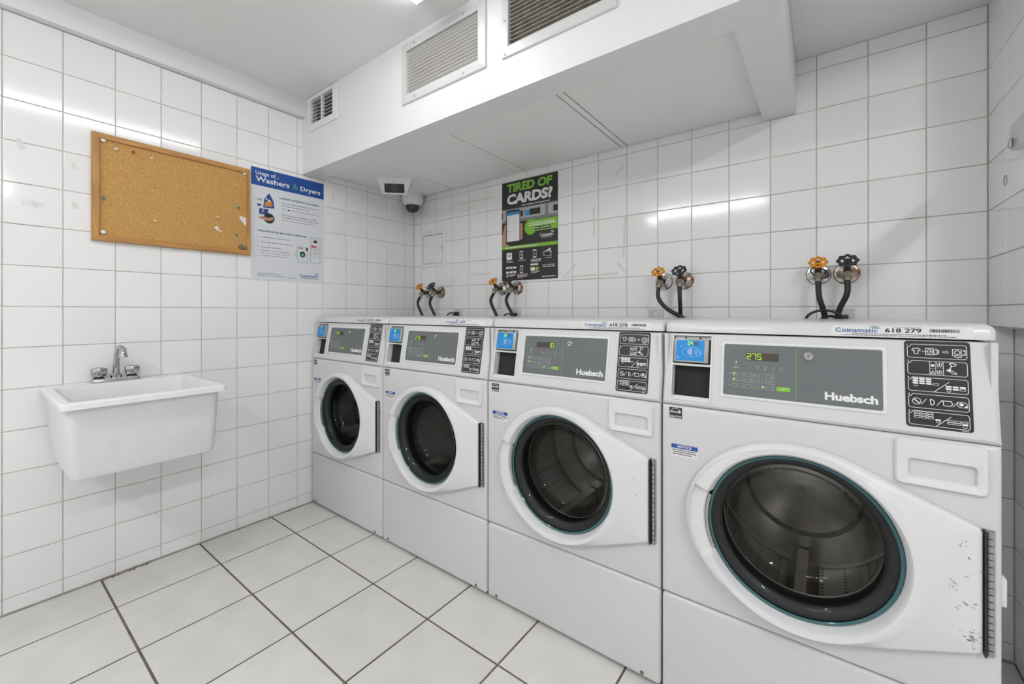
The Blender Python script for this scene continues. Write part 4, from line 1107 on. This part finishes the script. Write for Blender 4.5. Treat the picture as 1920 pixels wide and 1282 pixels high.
Ink(F_FRONT, n + .0006).disc(.262, .062, .013).build('green_icon', 'lime_poster', t)
I = Ink(F_FRONT, n + .0010); I.rect(.146, .150, .146, .160).rect(.242, .246, .150, .154).rect(.146, .151, .062, .068); I.build('icon_dot', 'white_print', t)

# ------------------------------------------------------------------ laundry sink
SY0, SY1, SXF, SZ = .190, .652, -1.900, .843
t = thing('laundry_sink', 'white plastic wall-hung laundry sink with chrome faucet', 'sink', (-LX, (SY0 + SY1) / 2, .575))
ox, oy, oz = -LX, (SY0 + SY1) / 2, .575
f = lambda x, y, z: (x - ox, y - oy, z - oz)
def sl(x0, x1, y0, y1, r, z): return [(x, y, z) for x, y in rrect(x0, x1, y0, y1, r, 5)]
XW = -LX + .001
m = MB(f)
m.loops([sl(XW + .024, -1.972, .234, .616, .022, .573), sl(XW + .010, -1.960, .224, .625, .026, .579), sl(XW + .004, -1.953, .219, .629, .028, .598), sl(XW + .002, -1.932, .208, .636, .026, .822),
         sl(XW, SXF + .001, SY0 + .001, SY1 - .001, .018, .822), sl(XW, SXF, SY0, SY1, .018, .826), sl(XW, SXF - .002, SY0 + .002, SY1 - .002, .018, .838), sl(XW, SXF - .006, SY0 + .006, SY1 - .006, .016, .8425),
         sl(XW, SXF - .012, SY0 + .012, SY1 - .012, .014, .8435), sl(XW + .085, SXF - .030, SY0 + .028, SY1 - .028, .022, .8425), sl(XW + .088, SXF - .034, SY0 + .032, SY1 - .032, .024, .836),
         sl(XW + .092, SXF - .042, SY0 + .038, SY1 - .038, .034, .78), sl(XW + .10, -1.965, .232, .604, .045, .64), sl(XW + .13, -2.0, .26, .58, .05, .606)], True, True, True)
bas = m.build('basin', 'plastic_sink', t, smooth=28)
for y0 in (.268, .505):
    for k in range(4):
        MB(f).tube([(-LX + .018 + .005 * k, y0 + .012 * k, .8425), (-LX + .06, y0 + .012 * k + .016, .8425)], .003, 6).build('soap_rib', 'plastic_sink', bas)
MB(f).lathe([(.024, 0), (.026, .002), (.018, .003), (.016, -.004)], (-2.18, .42, .606), (0, 0, 1), 16).build('drain', 'chrome', bas)
# faucet
FX = -LX + .046
m = MB(f); m.loops([[(x, y, z) for x, y in rrect(FX - .022 + d, FX + .022 - d, .329 + d, .483 - d, .012, 4)] for d, z in ((0, .843), (0, .851), (.003, .857), (.008, .859))], True, True, True)
fa = m.build('faucet', 'chrome', t)
MB(f).lathe([(.019, 0), (.019, .010), (.015, .014), (.0115, .018), (.0105, .045)], (FX, .406, .858), (0, 0, 1), 20).tube(spline([(FX, .406, .895), (FX + .004, .407, .930), (FX + .010, .409, .962), (FX + .030, .412, .985), (FX + .056, .415, .980), (FX + .066, .416, .962)], 6), [.0105] * 13 + [.0105] * 13 + [.010] * 5, 14).lathe([(.010, .012), (.011, 0), (.0145, -.016), (.0165, -.020), (.0165, -.026), (.012, -.026)], (FX + .067, .416, .972), (0, 0, 1), 18, False, True).build('spout', 'chrome', fa)
for y in (.353, .457):
    kn = MB(f); L = []
    for r, hh in ((.012, 0), (.014, .004), (.021, .010), (.024, .022), (.025, .034), (.022, .041), (.012, .044)):
        L.append([(FX + r * (1 + .07 * math.cos(5 * a)) * math.cos(a), y + r * (1 + .07 * math.cos(5 * a)) * math.sin(a), .860 + hh) for a in [2 * math.pi * k / 40 for k in range(40)]])
    kn.loops(L, True, True, True); kn.build('faucet_handle', 'chrome', fa)
    MB(f).lathe([(.018, 0), (.017, .004)], (FX, y, .858), (0, 0, 1), 18, False, True).build('handle_base', 'black_plastic', fa)
